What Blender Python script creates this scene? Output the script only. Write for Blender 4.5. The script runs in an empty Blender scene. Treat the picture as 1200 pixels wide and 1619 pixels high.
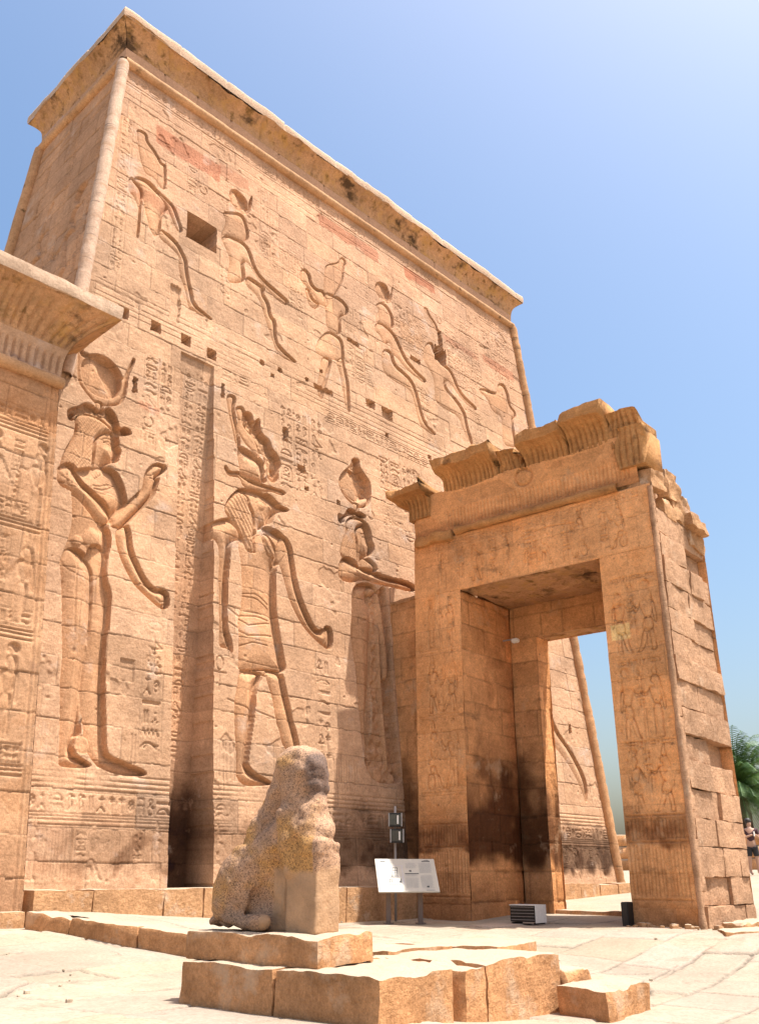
import bpy, bmesh, math, random
import numpy as np
from mathutils import Vector, Matrix

# ------------------------------------------------------------------ camera, sky, sun, exposure
S = bpy.context.scene
R = math.radians
cam_d = bpy.data.cameras.new('camera')
cam = bpy.data.objects.new('camera', cam_d)
S.collection.objects.link(cam)
S.camera = cam
cam.location = (0.0, 0.0, 0.74)
yaw, pitch, roll = R(46.2), R(22.0), R(-0.2)
cam.rotation_mode = 'XYZ'
cam.rotation_euler = (R(90) + pitch, 0.0, -yaw)
cam_d.sensor_fit = 'HORIZONTAL'
cam_d.sensor_width = 36.0
cam_d.lens = 36.0 * 1432.0 / 1200.0
cam_d.clip_start = 0.05
cam_d.clip_end = 20000.0

SUN = Vector((0.17, -0.29, 0.92)).normalized()
sun_el = math.asin(SUN.z)
W = bpy.data.worlds.new('World')
S.world = W
W.use_nodes = True
nt = W.node_tree
bg = nt.nodes['Background']
sky = nt.nodes.new('ShaderNodeTexSky')
sky.sky_type = 'NISHITA'
sky.sun_disc = False
sky.sun_elevation = sun_el
sky.sun_rotation = math.atan2(SUN.x, SUN.y)
sky.altitude = 0.0
sky.air_density = 1.2
sky.dust_density = 5.0
sky.ozone_density = 1.2
hs = nt.nodes.new('ShaderNodeHueSaturation')
hs.inputs['Hue'].default_value = 0.496
hs.inputs['Saturation'].default_value = 1.26
nt.links.new(sky.outputs[0], hs.inputs['Color'])
nt.links.new(hs.outputs[0], bg.inputs[0])
bg.inputs[1].default_value = 0.12
sd = bpy.data.lights.new('sun', 'SUN')
sd.energy = 4.4
sd.angle = R(0.55)
sd.color = (1.0, 0.97, 0.92)
so = bpy.data.objects.new('sun', sd)
S.collection.objects.link(so)
so.rotation_euler = SUN.to_track_quat('Z', 'Y').to_euler()
S.view_settings.view_transform = 'Standard'
S.view_settings.look = 'None'
S.view_settings.exposure = 0.95
S.view_settings.gamma = 1.0
S.cycles.max_bounces = 6
S.cycles.diffuse_bounces = 4

rng = np.random.default_rng(7)
random.seed(7)
COL = S.collection


# ------------------------------------------------------------------ helpers: objects
def tag(o, label=None, cat=None, group=None, kind=None):
    if label: o['label'] = label
    if cat: o['category'] = cat
    if group: o['group'] = group
    if kind: o['kind'] = kind
    return o


def empty(name, loc, label=None, cat=None, group=None, rz=0.0):
    o = bpy.data.objects.new(name, None)
    COL.objects.link(o)
    o.location = loc
    o.rotation_euler = (0, 0, rz)
    o.empty_display_size = 0.3
    return tag(o, label, cat, group)


def link(name, me, mat, parent=None, smooth=False):
    if mat is not None and not me.materials:
        me.materials.append(mat)
    if smooth:
        me.polygons.foreach_set('use_smooth', np.ones(len(me.polygons), dtype=bool))
        if smooth == 'edge': me.set_sharp_from_angle(angle=R(32))
    o = bpy.data.objects.new(name, me)
    COL.objects.link(o)
    if parent is not None:
        o.parent = parent
        # meshes are written in world coordinates: undo the parent's transform
        m = Matrix.Translation(parent.location) @ Matrix.Rotation(parent.rotation_euler[2], 4, 'Z')
        if parent.parent is not None:
            pp = parent.parent
            m = Matrix.Identity(4)
        if parent.type == 'EMPTY':
            o.matrix_parent_inverse = m.inverted()
    return o


def mesh_np(name, V, F, col=None):
    me = bpy.data.meshes.new(name)
    V = np.ascontiguousarray(V, dtype=np.float32).reshape(-1, 3)
    F = np.ascontiguousarray(F, dtype=np.int32)
    n, k = F.shape
    me.vertices.add(len(V))
    me.vertices.foreach_set('co', V.ravel())
    me.loops.add(n * k)
    me.loops.foreach_set('vertex_index', F.ravel())
    me.polygons.add(n)
    me.polygons.foreach_set('loop_start', np.arange(0, n * k, k, dtype=np.int32))
    me.polygons.foreach_set('loop_total', np.full(n, k, dtype=np.int32))
    me.update(calc_edges=True)
    if col is not None:
        a = me.attributes.new('stone', 'FLOAT_COLOR', 'POINT')
        c4 = np.ones((len(V), 4), dtype=np.float32)
        c4[:, :3] = col.reshape(-1, 3)
        a.data.foreach_set('color', c4.ravel())
    return me


def grid_part(name, P, mat, parent, col=None, fmask=None, flip=False, smooth=True):
    """object from a (ny,nx,3) grid of points; fmask (ny-1,nx-1) selects faces"""
    ny, nx = P.shape[:2]
    idx = np.arange(ny * nx).reshape(ny, nx)
    q = np.stack([idx[:-1, :-1], idx[:-1, 1:], idx[1:, 1:], idx[1:, :-1]], -1)
    if flip:
        q = q[..., ::-1]
    q = q[fmask] if fmask is not None else q.reshape(-1, 4)
    used = np.unique(q)
    remap = np.zeros(ny * nx, dtype=np.int64)
    remap[used] = np.arange(len(used))
    me = mesh_np(name, P.reshape(-1, 3)[used], remap[q],
                 None if col is None else col.reshape(-1, 3)[used])
    return link(name, me, mat, parent, smooth)


def bm_obj(name, bm, mat, parent=None, smooth=False):
    bm.normal_update()
    me = bpy.data.meshes.new(name)
    bm.to_mesh(me)
    bm.free()
    return link(name, me, mat, parent, smooth)


# ------------------------------------------------------------------ helpers: noise
def upsample(a, ny, nx):
    gy = np.linspace(0, a.shape[0] - 1.001, ny)
    gx = np.linspace(0, a.shape[1] - 1.001, nx)
    iy = gy.astype(int); ix = gx.astype(int)
    fy = gy - iy; fx = gx - ix
    fy = fy * fy * (3 - 2 * fy); fx = fx * fx * (3 - 2 * fx)
    r0 = a[iy][:, ix] * (1 - fx) + a[iy][:, ix + 1] * fx
    r1 = a[iy + 1][:, ix] * (1 - fx) + a[iy + 1][:, ix + 1] * fx
    return r0 * (1 - fy)[:, None] + r1 * fy[:, None]


def vnoise(ny, nx, cell, octaves=3, r=None):
    """value noise, roughly -1..1; cell = size in grid steps of the largest blobs"""
    r = r or rng
    out = np.zeros((ny, nx)); amp = 1.0; tot = 0.0
    for o in range(octaves):
        c = max(cell / 2 ** o, 1.0)
        a = r.uniform(-1, 1, (int(ny / c) + 3, int(nx / c) + 3))
        out += amp * upsample(a, ny, nx); tot += amp
        amp *= 0.55
    return out / tot * 1.5


_rt = np.random.default_rng(3).uniform(-1, 1, (32, 32, 32))


def noise3(P, freq=1.0, octaves=3):
    """value noise at points P (N,3)"""
    out = np.zeros(len(P)); amp = 1.0; tot = 0
    for o in range(octaves):
        q = P * freq * 2 ** o + 17.3 * o
        i = np.floor(q).astype(int); f = q - i
        f = f * f * (3 - 2 * f)
        r = 0
        for dx in (0, 1):
            for dy in (0, 1):
                for dz in (0, 1):
                    w = (f[:, 0] if dx else 1 - f[:, 0]) * (f[:, 1] if dy else 1 - f[:, 1]) * (f[:, 2] if dz else 1 - f[:, 2])
                    r = r + w * _rt[(i[:, 0] + dx) % 32, (i[:, 1] + dy) % 32, (i[:, 2] + dz) % 32]
        out += amp * r; tot += amp; amp *= 0.5
    return out / tot * 1.4


def sm(a, b, x):
    t = np.clip((x - a) / (b - a), 0, 1)
    return t * t * (3 - 2 * t)


# ------------------------------------------------------------------ materials
def new_mat(name):
    m = bpy.data.materials.new(name)
    m.use_nodes = True
    return m, m.node_tree, m.node_tree.nodes['Principled BSDF']


def ramp(nt, src, stops):
    n = nt.nodes.new('ShaderNodeValToRGB')
    e = n.color_ramp.elements
    while len(e) > 1: e.remove(e[-1])
    for i, (p, c) in enumerate(stops):
        if i == 0: e[0].position = p; el = e[0]
        else: el = e.new(p)
        el.color = (*c, 1) if len(c) == 3 else c
    nt.links.new(src, n.inputs[0])
    return n.outputs[0]


def mixc(nt, mode, fac, a, b):
    n = nt.nodes.new('ShaderNodeMix')
    n.data_type = 'RGBA'; n.blend_type = mode
    for s, v in ((n.inputs[0], fac), (n.inputs[6], a), (n.inputs[7], b)):
        if hasattr(v, 'links'): nt.links.new(v, s)
        elif isinstance(v, (int, float)): s.default_value = v
        else: s.default_value = (*v, 1)
    return n.outputs[2]


def noise_n(nt, vec, scale, detail=4, rough=0.55, stretch=None):
    if stretch:
        m = nt.nodes.new('ShaderNodeMapping')
        m.inputs['Scale'].default_value = stretch
        nt.links.new(vec, m.inputs[0]); vec = m.outputs[0]
    n = nt.nodes.new('ShaderNodeTexNoise')
    n.inputs['Scale'].default_value = scale
    n.inputs['Detail'].default_value = detail
    n.inputs['Roughness'].default_value = rough
    nt.links.new(vec, n.inputs['Vector'])
    return n.outputs['Fac']


def g3(v): return (v, v, v)


def stone(name, base=None, var=0.18, fine=0.1, bump=0.012, stains=(), rough=0.92, strata=0.0, sunlit_dust=None, chisel=0.0, grain=0.16):
    """procedural sandstone; base None = takes its albedo from the mesh's own 'stone' attribute.
    stains: (colour, noise scale, threshold low, threshold high, stretch)"""
    m, nt, p = new_mat(name)
    geo = nt.nodes.new('ShaderNodeNewGeometry')
    pos = geo.outputs['Position']
    if base is None:
        a = nt.nodes.new('ShaderNodeAttribute'); a.attribute_name = 'stone'
        c = a.outputs['Color']
    else:
        c = base
    c = mixc(nt, 'MULTIPLY', 1.0, c, ramp(nt, noise_n(nt, pos, 0.9, 6, 0.6), [(0.3, g3(1 - var)), (0.7, g3(1 + var))]))
    c = mixc(nt, 'MULTIPLY', 1.0, c, ramp(nt, noise_n(nt, pos, 7.0, 5, 0.65), [(0.3, (1 - var * .7, 1 - var * .8, 1 - var)), (0.7, (1 + var * .6, 1 + var * .6, 1 + var * .55))]))
    c = mixc(nt, 'MULTIPLY', 1.0, c, ramp(nt, noise_n(nt, pos, 70.0, 3, 0.7), [(0.3, g3(1 - fine)), (0.7, g3(1 + fine))]))
    gr = ramp(nt, noise_n(nt, pos, 27.0, 3, 0.75), [(0.34, (1 - grain, 1 - grain * 1.1, 1 - grain * 1.25)), (0.5, g3(1)), (0.66, g3(1 + grain * .8))])
    c = mixc(nt, 'MULTIPLY', 1.0, c, gr)
    if strata:
        c = mixc(nt, 'MULTIPLY', 1.0, c, ramp(nt, noise_n(nt, pos, 1.0, 5, 0.6, (0.7, 0.7, 16)), [(0.35, (1 - strata, 1 - strata * 1.2, 1 - strata * 1.4)), (0.65, g3(1 + strata * .6))]))
    for col, sc, lo, hi, st in stains:
        c = mixc(nt, 'MIX', ramp(nt, noise_n(nt, pos, sc, 6, 0.62, st), [(lo, g3(0)), (hi, g3(1))]), c, col)
    if sunlit_dust:          # pale sand and dust on upward faces, paled further to paint in the sun's glare
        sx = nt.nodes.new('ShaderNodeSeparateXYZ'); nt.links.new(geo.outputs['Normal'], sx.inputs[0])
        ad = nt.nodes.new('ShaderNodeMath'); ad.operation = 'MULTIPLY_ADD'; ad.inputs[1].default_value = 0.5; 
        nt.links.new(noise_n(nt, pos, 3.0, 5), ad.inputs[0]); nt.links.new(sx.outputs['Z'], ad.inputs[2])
        c = mixc(nt, 'MIX', ramp(nt, ad.outputs[0], [(0.80, g3(0)), (1.0, g3(.9))]), c, sunlit_dust)
    nt.links.new(c, p.inputs['Base Color'])
    p.inputs['Roughness'].default_value = rough
    p.inputs['Specular IOR Level'].default_value = 0.15
    if bump:
        b1 = nt.nodes.new('ShaderNodeBump')
        b1.inputs['Distance'].default_value = bump; b1.inputs['Strength'].default_value = 0.8
        nt.links.new(noise_n(nt, pos, 16.0, 8, 0.62), b1.inputs['Height'])
        b2 = nt.nodes.new('ShaderNodeBump')
        b2.inputs['Distance'].default_value = bump * 0.35; b2.inputs['Strength'].default_value = 0.7
        nt.links.new(noise_n(nt, pos, 110.0, 4, 0.7), b2.inputs['Height'])
        nt.links.new(b1.outputs[0], b2.inputs['Normal'])
        last = b2
        if chisel:    # slanting tool marks
            mp = nt.nodes.new('ShaderNodeMapping'); mp.inputs['Rotation'].default_value = (.5, .6, .3); mp.inputs['Scale'].default_value = (5.0, 5.0, 20)
            nt.links.new(pos, mp.inputs[0])
            b3 = nt.nodes.new('ShaderNodeBump'); b3.inputs['Distance'].default_value = chisel; b3.inputs['Strength'].default_value = .8
            nt.links.new(noise_n(nt, mp.outputs[0], 1.6, 4, .6), b3.inputs['Height'])
            nt.links.new(b2.outputs[0], b3.inputs['Normal']); last = b3
        nt.links.new(last.outputs[0], p.inputs['Normal'])
    return m


def plain(name, col, rough=0.6, metal=0.0, noise=0.08, scale=20):
    m, nt, p = new_mat(name)
    geo = nt.nodes.new('ShaderNodeNewGeometry')
    c = mixc(nt, 'MULTIPLY', 1.0, col, ramp(nt, noise_n(nt, geo.outputs['Position'], scale, 5), [(0.3, g3(1 - noise)), (0.7, g3(1 + noise))]))
    nt.links.new(c, p.inputs['Base Color'])
    p.inputs['Roughness'].default_value = rough
    p.inputs['Metallic'].default_value = metal
    return m


PINK = np.array((0.47, 0.29, 0.178))       # pylon sandstone
ORANGE = np.array((0.70, 0.365, 0.165))      # gate sandstone
M = {}
M['wall'] = stone('carved_sandstone', None, 0.20, 0.17, 0.022, [((0.36, 0.20, 0.12), 2.3, 0.64, 0.82, None), ((0.52, 0.40, 0.32), 1.3, 0.60, 0.8, None)], strata=0.06)
M['gate'] = stone('gate_sandstone', None, 0.22, 0.18, 0.026, [((0.16, 0.09, 0.045), 1.1, 0.62, 0.8, (1, 1, 2.5)), ((0.52, 0.34, 0.20), 1.7, 0.60, 0.78, None), ((0.20, 0.11, 0.06), 6.0, 0.64, 0.76, (1, 1, 1.5))], strata=0.05)
M['cornice'] = stone('cornice_sandstone', (0.45, 0.255, 0.135), 0.25, 0.14, 0.03,
                     [((0.47, 0.26, 0.09), 3.0, 0.5, 0.7, None), ((0.09, 0.05, 0.025), 1.3, 0.56, 0.66, (1, 1, 1.6)), ((0.20, 0.11, 0.04), 4.5, 0.55, 0.68, None), ((0.44, 0.27, 0.15), 0.8, 0.55, 0.75, None)])
M['lip'] = stone('lip_stone', (0.47, 0.33, 0.23), 0.15, 0.1, 0.02)
M['frieze'] = stone('frieze_sandstone', (0.45, 0.27, 0.17), 0.12, 0.08, 0.01)
M['torus'] = stone('torus_sandstone', (0.46, 0.265, 0.14), 0.22, 0.1, 0.015, [((0.12, 0.07, 0.03), 3.0, 0.62, 0.72, None)])
M['pier'] = stone('corner_sandstone', (0.42, 0.235, 0.12), 0.22, 0.1, 0.015, [((0.10, 0.06, 0.035), 2.4, 0.60, 0.72, (.5, .5, 3))])
M['pale'] = stone('pale_round_stone', (0.52, 0.36, 0.26), 0.16, 0.12, 0.02, [((0.05, 0.04, 0.035), 2.2, 0.63, 0.68, (.4, .4, 9)), ((0.40, 0.23, 0.13), 1.4, 0.55, 0.72, (1, 1, 3))])
M['block'] = stone('block_sandstone', (0.49, 0.255, 0.12), 0.30, 0.16, 0.03, [((0.54, 0.38, 0.25), 2.0, 0.54, 0.72, None), ((0.25, 0.12, 0.05), 2.6, 0.56, 0.76, (1, 1, .6))], strata=0.05, sunlit_dust=(.44, .355, .26), chisel=.009)
M['end'] = stone('end_masonry_stone', (0.46, 0.275, 0.165), 0.24, 0.16, 0.04, [((0.52, 0.36, 0.24), 2.6, 0.58, 0.75, None), ((0.20, 0.105, 0.05), 1.9, 0.58, 0.76, None)], strata=0.04, chisel=.009)
M['chip'] = stone('stone_chip', (.42, .33, .24), .2, .1, .01)
M['rough'] = stone('rough_masonry', (0.47, 0.265, 0.135), 0.24, 0.16, 0.04, [((0.58, 0.44, 0.32), 2.6, 0.58, 0.75, None), ((0.26, 0.14, 0.07), 1.9, 0.60, 0.76, None)], strata=0.04, sunlit_dust=(.46, .36, .26), chisel=.006)
M['paving'] = stone('paving_stone', None, 0.08, 0.06, 0.01, rough=0.85)
M['metal_dark'] = plain('dark_metal', (0.035, 0.032, 0.03), 0.5, 0.6)
M['metal_grey'] = plain('grey_metal', (0.32, 0.29, 0.27), 0.5, 0.3)
M['post'] = plain('brown_painted_post', (0.17, 0.11, 0.08), 0.6)
M['board'] = plain('cream_board', (0.46, 0.42, 0.345), 0.5, 0, 0.03)
M['ink'] = plain('black_print', (0.03, 0.03, 0.035), 0.6)
M['ink2'] = plain('grey_print', (0.30, 0.29, 0.28), 0.6)
M['ink3'] = plain('lilac_print', (0.45, 0.43, 0.50), 0.6)
M['white'] = plain('pale_housing', (0.72, 0.68, 0.62), 0.45)


# ------------------------------------------------------------------ carving on height fields
class Field:
    """a wall face as a height field: X (nx), Z (ny); H = depth out of the wall (negative = cut in)"""
    def __init__(s, x0, x1, z0, z1, d):
        s.X = np.arange(x0, x1 + d * .5, d); s.Z = np.arange(z0, z1 + d * .5, d); s.d = d
        s.nx = len(s.X); s.ny = len(s.Z)
        s.H = np.zeros((s.ny, s.nx)); s.A = np.ones((s.ny, s.nx, 3))
        s.L = np.zeros((s.ny, s.nx), dtype=np.int16)

    def win(s, x0, x1, z0, z1):
        i0 = max(int((x0 - s.X[0]) / s.d), 0); i1 = min(int((x1 - s.X[0]) / s.d) + 2, s.nx)
        j0 = max(int((z0 - s.Z[0]) / s.d), 0); j1 = min(int((z1 - s.Z[0]) / s.d) + 2, s.ny)
        return (slice(j0, max(j1, j0)), slice(i0, max(i1, i0)))

    def sub(s, w):
        return np.meshgrid(s.X[w[1]], s.Z[w[0]])


def chaikin(p, n=2):
    p = np.asarray(p, float)
    for _ in range(n):
        q = np.roll(p, -1, 0)
        p = np.stack([.75 * p + .25 * q, .25 * p + .75 * q], 1).reshape(-1, 2)
    return p


def sdf_poly(p, x, z):
    """signed distance, positive inside"""
    a = p; b = np.roll(p, -1, 0)
    best = np.full(x.shape, 1e9); ins = np.zeros(x.shape, bool)
    for (ax, az), (bx, bz) in zip(a, b):
        ex, ez = bx - ax, bz - az
        l2 = ex * ex + ez * ez + 1e-12
        t = np.clip(((x - ax) * ex + (z - az) * ez) / l2, 0, 1)
        best = np.minimum(best, (x - ax - t * ex) ** 2 + (z - az - t * ez) ** 2)
        c = ((az > z) != (bz > z))
        if abs(ez) > 1e-12:
            ins ^= c & (x < ex * (z - az) / ez + ax)
    d = np.sqrt(best)
    return np.where(ins, d, -d)


def dome(t):
    t = np.clip(t, 0, 1)
    return .25 * rnd(t) + .75 * (1 - (1 - t) ** 2)


def rnd(t): return np.sqrt(np.clip(1 - (1 - np.clip(t, 0, 1)) ** 2, 0, 1))


def sink_figure(f, parts, D, label, lo=.5, wmax=.22):
    """sunk relief: the wall is cut back to the outline, deepest along the right and upper edges,
    and the figure is modelled inside the cut, nowhere standing out beyond the wall"""
    for kind, poly in parts:
        p = chaikin(poly, 2)
        w = f.win(p[:, 0].min() - .03, p[:, 0].max() + .03, p[:, 1].min() - .03, p[:, 1].max() + .03)
        x, z = f.sub(w)
        if x.size == 0: continue
        d = sdf_poly(p, x, z)
        mx = max(d.max(), 0.02)
        if min(d.shape) > 2:
            gz_, gx_ = np.gradient(d, f.d)
            Dm = D * (lo + (1 - lo) * sm(-.25, .6, -(gx_ * .85 + gz_ * .45)))
        else: Dm = D
        if kind == 'body': h = -Dm + Dm * .03 - 0 * d + (Dm * .97 - D * .10) * dome(d / min(wmax, mx))
        elif kind == 'limb': h = -Dm + (Dm * .97 - D * .06) * dome(d / min(wmax, mx))
        elif kind == 'limbd': h = -D + D * (.02 + .42 * rnd(d / min(.2, mx)))
        elif kind == 'disc': h = -Dm + D * (.02 + .20 * rnd(d / (mx * 1.2)))
        elif kind == 'hair': h = -Dm + Dm * .98 * rnd(d / min(.12, mx)) + .010 * np.sin(x * 95 + z * 22) * np.sin(z * 80) * (d > .03)
        elif kind == 'wig': h = -Dm + Dm * .98 * rnd(d / min(.16, mx)) - .012 * (np.sin((x * .8 + z * .55) * 75) > .2) * (d > .03)
        elif kind == 'deep': h = -Dm * .92 + D * .18 * vnoise(*x.shape, 9, 2)
        elif kind == 'crown': h = -Dm * .9 + (Dm - D * .15) * .9 * rnd(d / min(.10, mx))
        else: h = -.02 + .015 * rnd(d / .03)
        m = d > -f.d * .5
        cov = sm(-1.1, 1.1, d / f.d)
        f.H[w] = f.H[w] * (1 - cov) + h * cov
        f.L[w] = np.where(m, label, f.L[w])


def stroke(f, pts, r, depth, closed=False):
    pts = np.asarray(pts, float)
    if closed: pts = np.vstack([pts, pts[:1]])
    w = f.win(pts[:, 0].min() - r, pts[:, 0].max() + r, pts[:, 1].min() - r, pts[:, 1].max() + r)
    x, z = f.sub(w)
    if x.size == 0: return
    best = np.full(x.shape, 1e9)
    for (ax, az), (bx, bz) in zip(pts[:-1], pts[1:]):
        ex, ez = bx - ax, bz - az
        t = np.clip(((x - ax) * ex + (z - az) * ez) / (ex * ex + ez * ez + 1e-12), 0, 1)
        best = np.minimum(best, (x - ax - t * ex) ** 2 + (z - az - t * ez) ** 2)
    k = np.clip(1.25 - np.sqrt(best) / r, 0, 1)
    f.H[w] -= depth * k


def circ(cx, cz, rx, rz=None, n=14, a0=0, a1=360):
    rz = rx if rz is None else rz
    a = np.radians(np.linspace(a0, a1, n + 1))
    return [(cx + rx * math.cos(t), cz + rz * math.sin(t)) for t in a]


# signs cut in the columns of writing: strokes in a unit box, ('aspect' 1 wide, 0 tall)
GW = [  # wide
    [[(0, .2), (.12, .8), (.25, .2), (.37, .8), (.5, .2), (.62, .8), (.75, .2), (.87, .8), (1, .2)]],
    [circ(.5, .5, .48, .40, 16)],
    [[(0, .1), (1, .1), (1, .75), (0, .75), (0, .1)], [(.3, .2), (.5, .7)], [(.5, .2), (.7, .7)]],
    [circ(.5, .85, .48, .75, 12, 180, 360), [(0, .85), (1, .85)]],
    [[(0, .3), (.3, .6), (.7, .6), (1, .35), (.85, .2), (.5, .3)], [(0, .3), (-.02, .8)]],
    [[(0, .25), (.2, .7), (.5, .75), (.8, .5), (1, .5)], [(.2, .25), (.35, .5)], [(.8, .5), (.9, .2)]],
    [[(0, .4), (1, .4)], [(0, .6), (1, .6)]],
    [circ(.5, .15, .42, .75, 10, 0, 180), [(.05, .15), (.95, .15)]],
]
GB_ = [[(.05, .35), (.2, .75), (.15, .9), (.3, 1), (.42, .9), (.4, .75), (.75, .45), (1, .3), (.7, .25), (.45, .22), (.2, .3), (.05, .35)], [(.4, .22), (.38, 0), (.6, 0)], [(.55, .25), (.55, 0)]]
GC_ = [[(0, .0), (0, .55), (.08, .9), (.2, 1), (.8, 1), (.92, .9), (1, .55), (1, 0), (0, 0)], circ(.5, .72, .16, .13, 8), [(.25, .3), (.75, .3)], [(.25, .5), (.25, .1)], [(.7, .5), (.7, .1)]]
GT = [  # tall
    [circ(.5, .82, .22, .16, 8), [(.5, .66), (.2, .4), (.25, 0), (.85, 0), (.8, .4), (.5, .66)], [(.4, .5), (.95, .45)]],
    [[(.3, 0), (.35, .6), (.2, .8), (.4, 1), (.75, .95), (.6, .7), (.8, .3), (.55, .15), (.5, 0)], [(.75, .9), (1, .85)]],
    [[(.4, 0), (.4, .55), (.25, .8), (.5, 1), (.7, .8), (.55, .55), (.55, 0)]],
    [circ(.5, .75, .25, .22, 9), [(.5, .53), (.5, 0)], [(.1, .42), (.9, .42)]],
    [[(.5, 0), (.5, 1)], [(.2, .85), (.8, .85)], [(.25, .7), (.75, .7)]],
    [circ(.5, .5, .38, .30, 10), [(.3, .35), (.7, .65)], [(.3, .65), (.7, .35)]],
    [[(.2, 0), (.25, .7), (.6, .95), (.8, .75), (.55, .6)], [(.25, .4), (.8, .3), (.8, 0)]],
    [[(.15, 0), (.15, 1), (.85, 1), (.85, 0)], [(.15, .55), (.85, .55)]],
    [[(.3, .1), (.3, .9)], [(.7, .1), (.7, .9)]],
    [[(.2, .2), (.2, .2)], [(.5, .8), (.5, .8)], [(.8, .2), (.8, .2)], [(.5, .35), (.5, .35)]],
    [[(.1, .05), (.5, .3), (.9, .05)], [(.5, .3), (.5, .95)], [(.25, .8), (.75, .8)]],
    [circ(.5, .5, .33, .26, 9), circ(.5, .5, .08, .07, 4)],
]


def glyph(f, g, x, z, w, h, dep, lw):
    for s in g:
        stroke(f, [(x + px * w, z + pz * h) for px, pz in s], lw, dep)


def column(f, x0, x1, z0, z1, dep=.022, lw=.016, lines=True, taper=0.0, fill=1.0):
    """a column of signs between two incised rules"""
    if lines:
        for xx in (x0, x1): stroke(f, [(xx, z0), (xx - taper, z1)], .010, .014)
    w = x1 - x0; z = z1 - .04
    m = w * .13
    while z > z0 + .1:
        k = random.random(); xo = -taper * (z - z0) / max(z1 - z0, .1)
        if random.random() > fill: z -= w * .6; continue
        if k > .86:
            h = w * random.uniform(.72, .85)
            if z - h < z0: break
            glyph(f, GB_ if k < .96 else GC_, x0 + w * .14 + xo, z - h, w * .72, h, dep, lw)
        elif k < .36:
            h = w * random.uniform(.30, .42)
            if z - h < z0: break
            glyph(f, random.choice(GW), x0 + m + xo, z - h, w - 2 * m, h, dep, lw)
        elif k < .85:
            h = w * random.uniform(.55, .8)
            if z - h < z0: break
            glyph(f, random.choice(GT), x0 + m + xo, z - h, w * .33, h, dep, lw)
            glyph(f, random.choice(GT), x0 + w * .54 + xo, z - h, w * .33, h, dep, lw)
        else:
            h = w * .8
            if z - h < z0: break
            glyph(f, random.choice(GT), x0 + w * .26 + xo, z - h, w * .48, h, dep, lw)
        z -= h + w * .11


def row(f, x0, x1, z0, z1, dep=.02, lw=.015, lines=True):
    if lines:
        for zz in (z0, z1): stroke(f, [(x0, zz), (x1, zz)], .011, .016)
    h = z1 - z0; x = x0 + .05
    while x < x1 - h * .5:
        if random.random() < .35:
            w = h * random.uniform(.6, .9)
            glyph(f, random.choice(GW), x, z0 + h * .54, w, h * .32, dep, lw)
            glyph(f, random.choice(GW), x, z0 + h * .14, w, h * .32, dep, lw)
        else:
            w = h * random.uniform(.35, .5)
            glyph(f, random.choice(GT), x, z0 + h * .13, w, h * .74, dep, lw)
        x += w + h * .13


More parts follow.
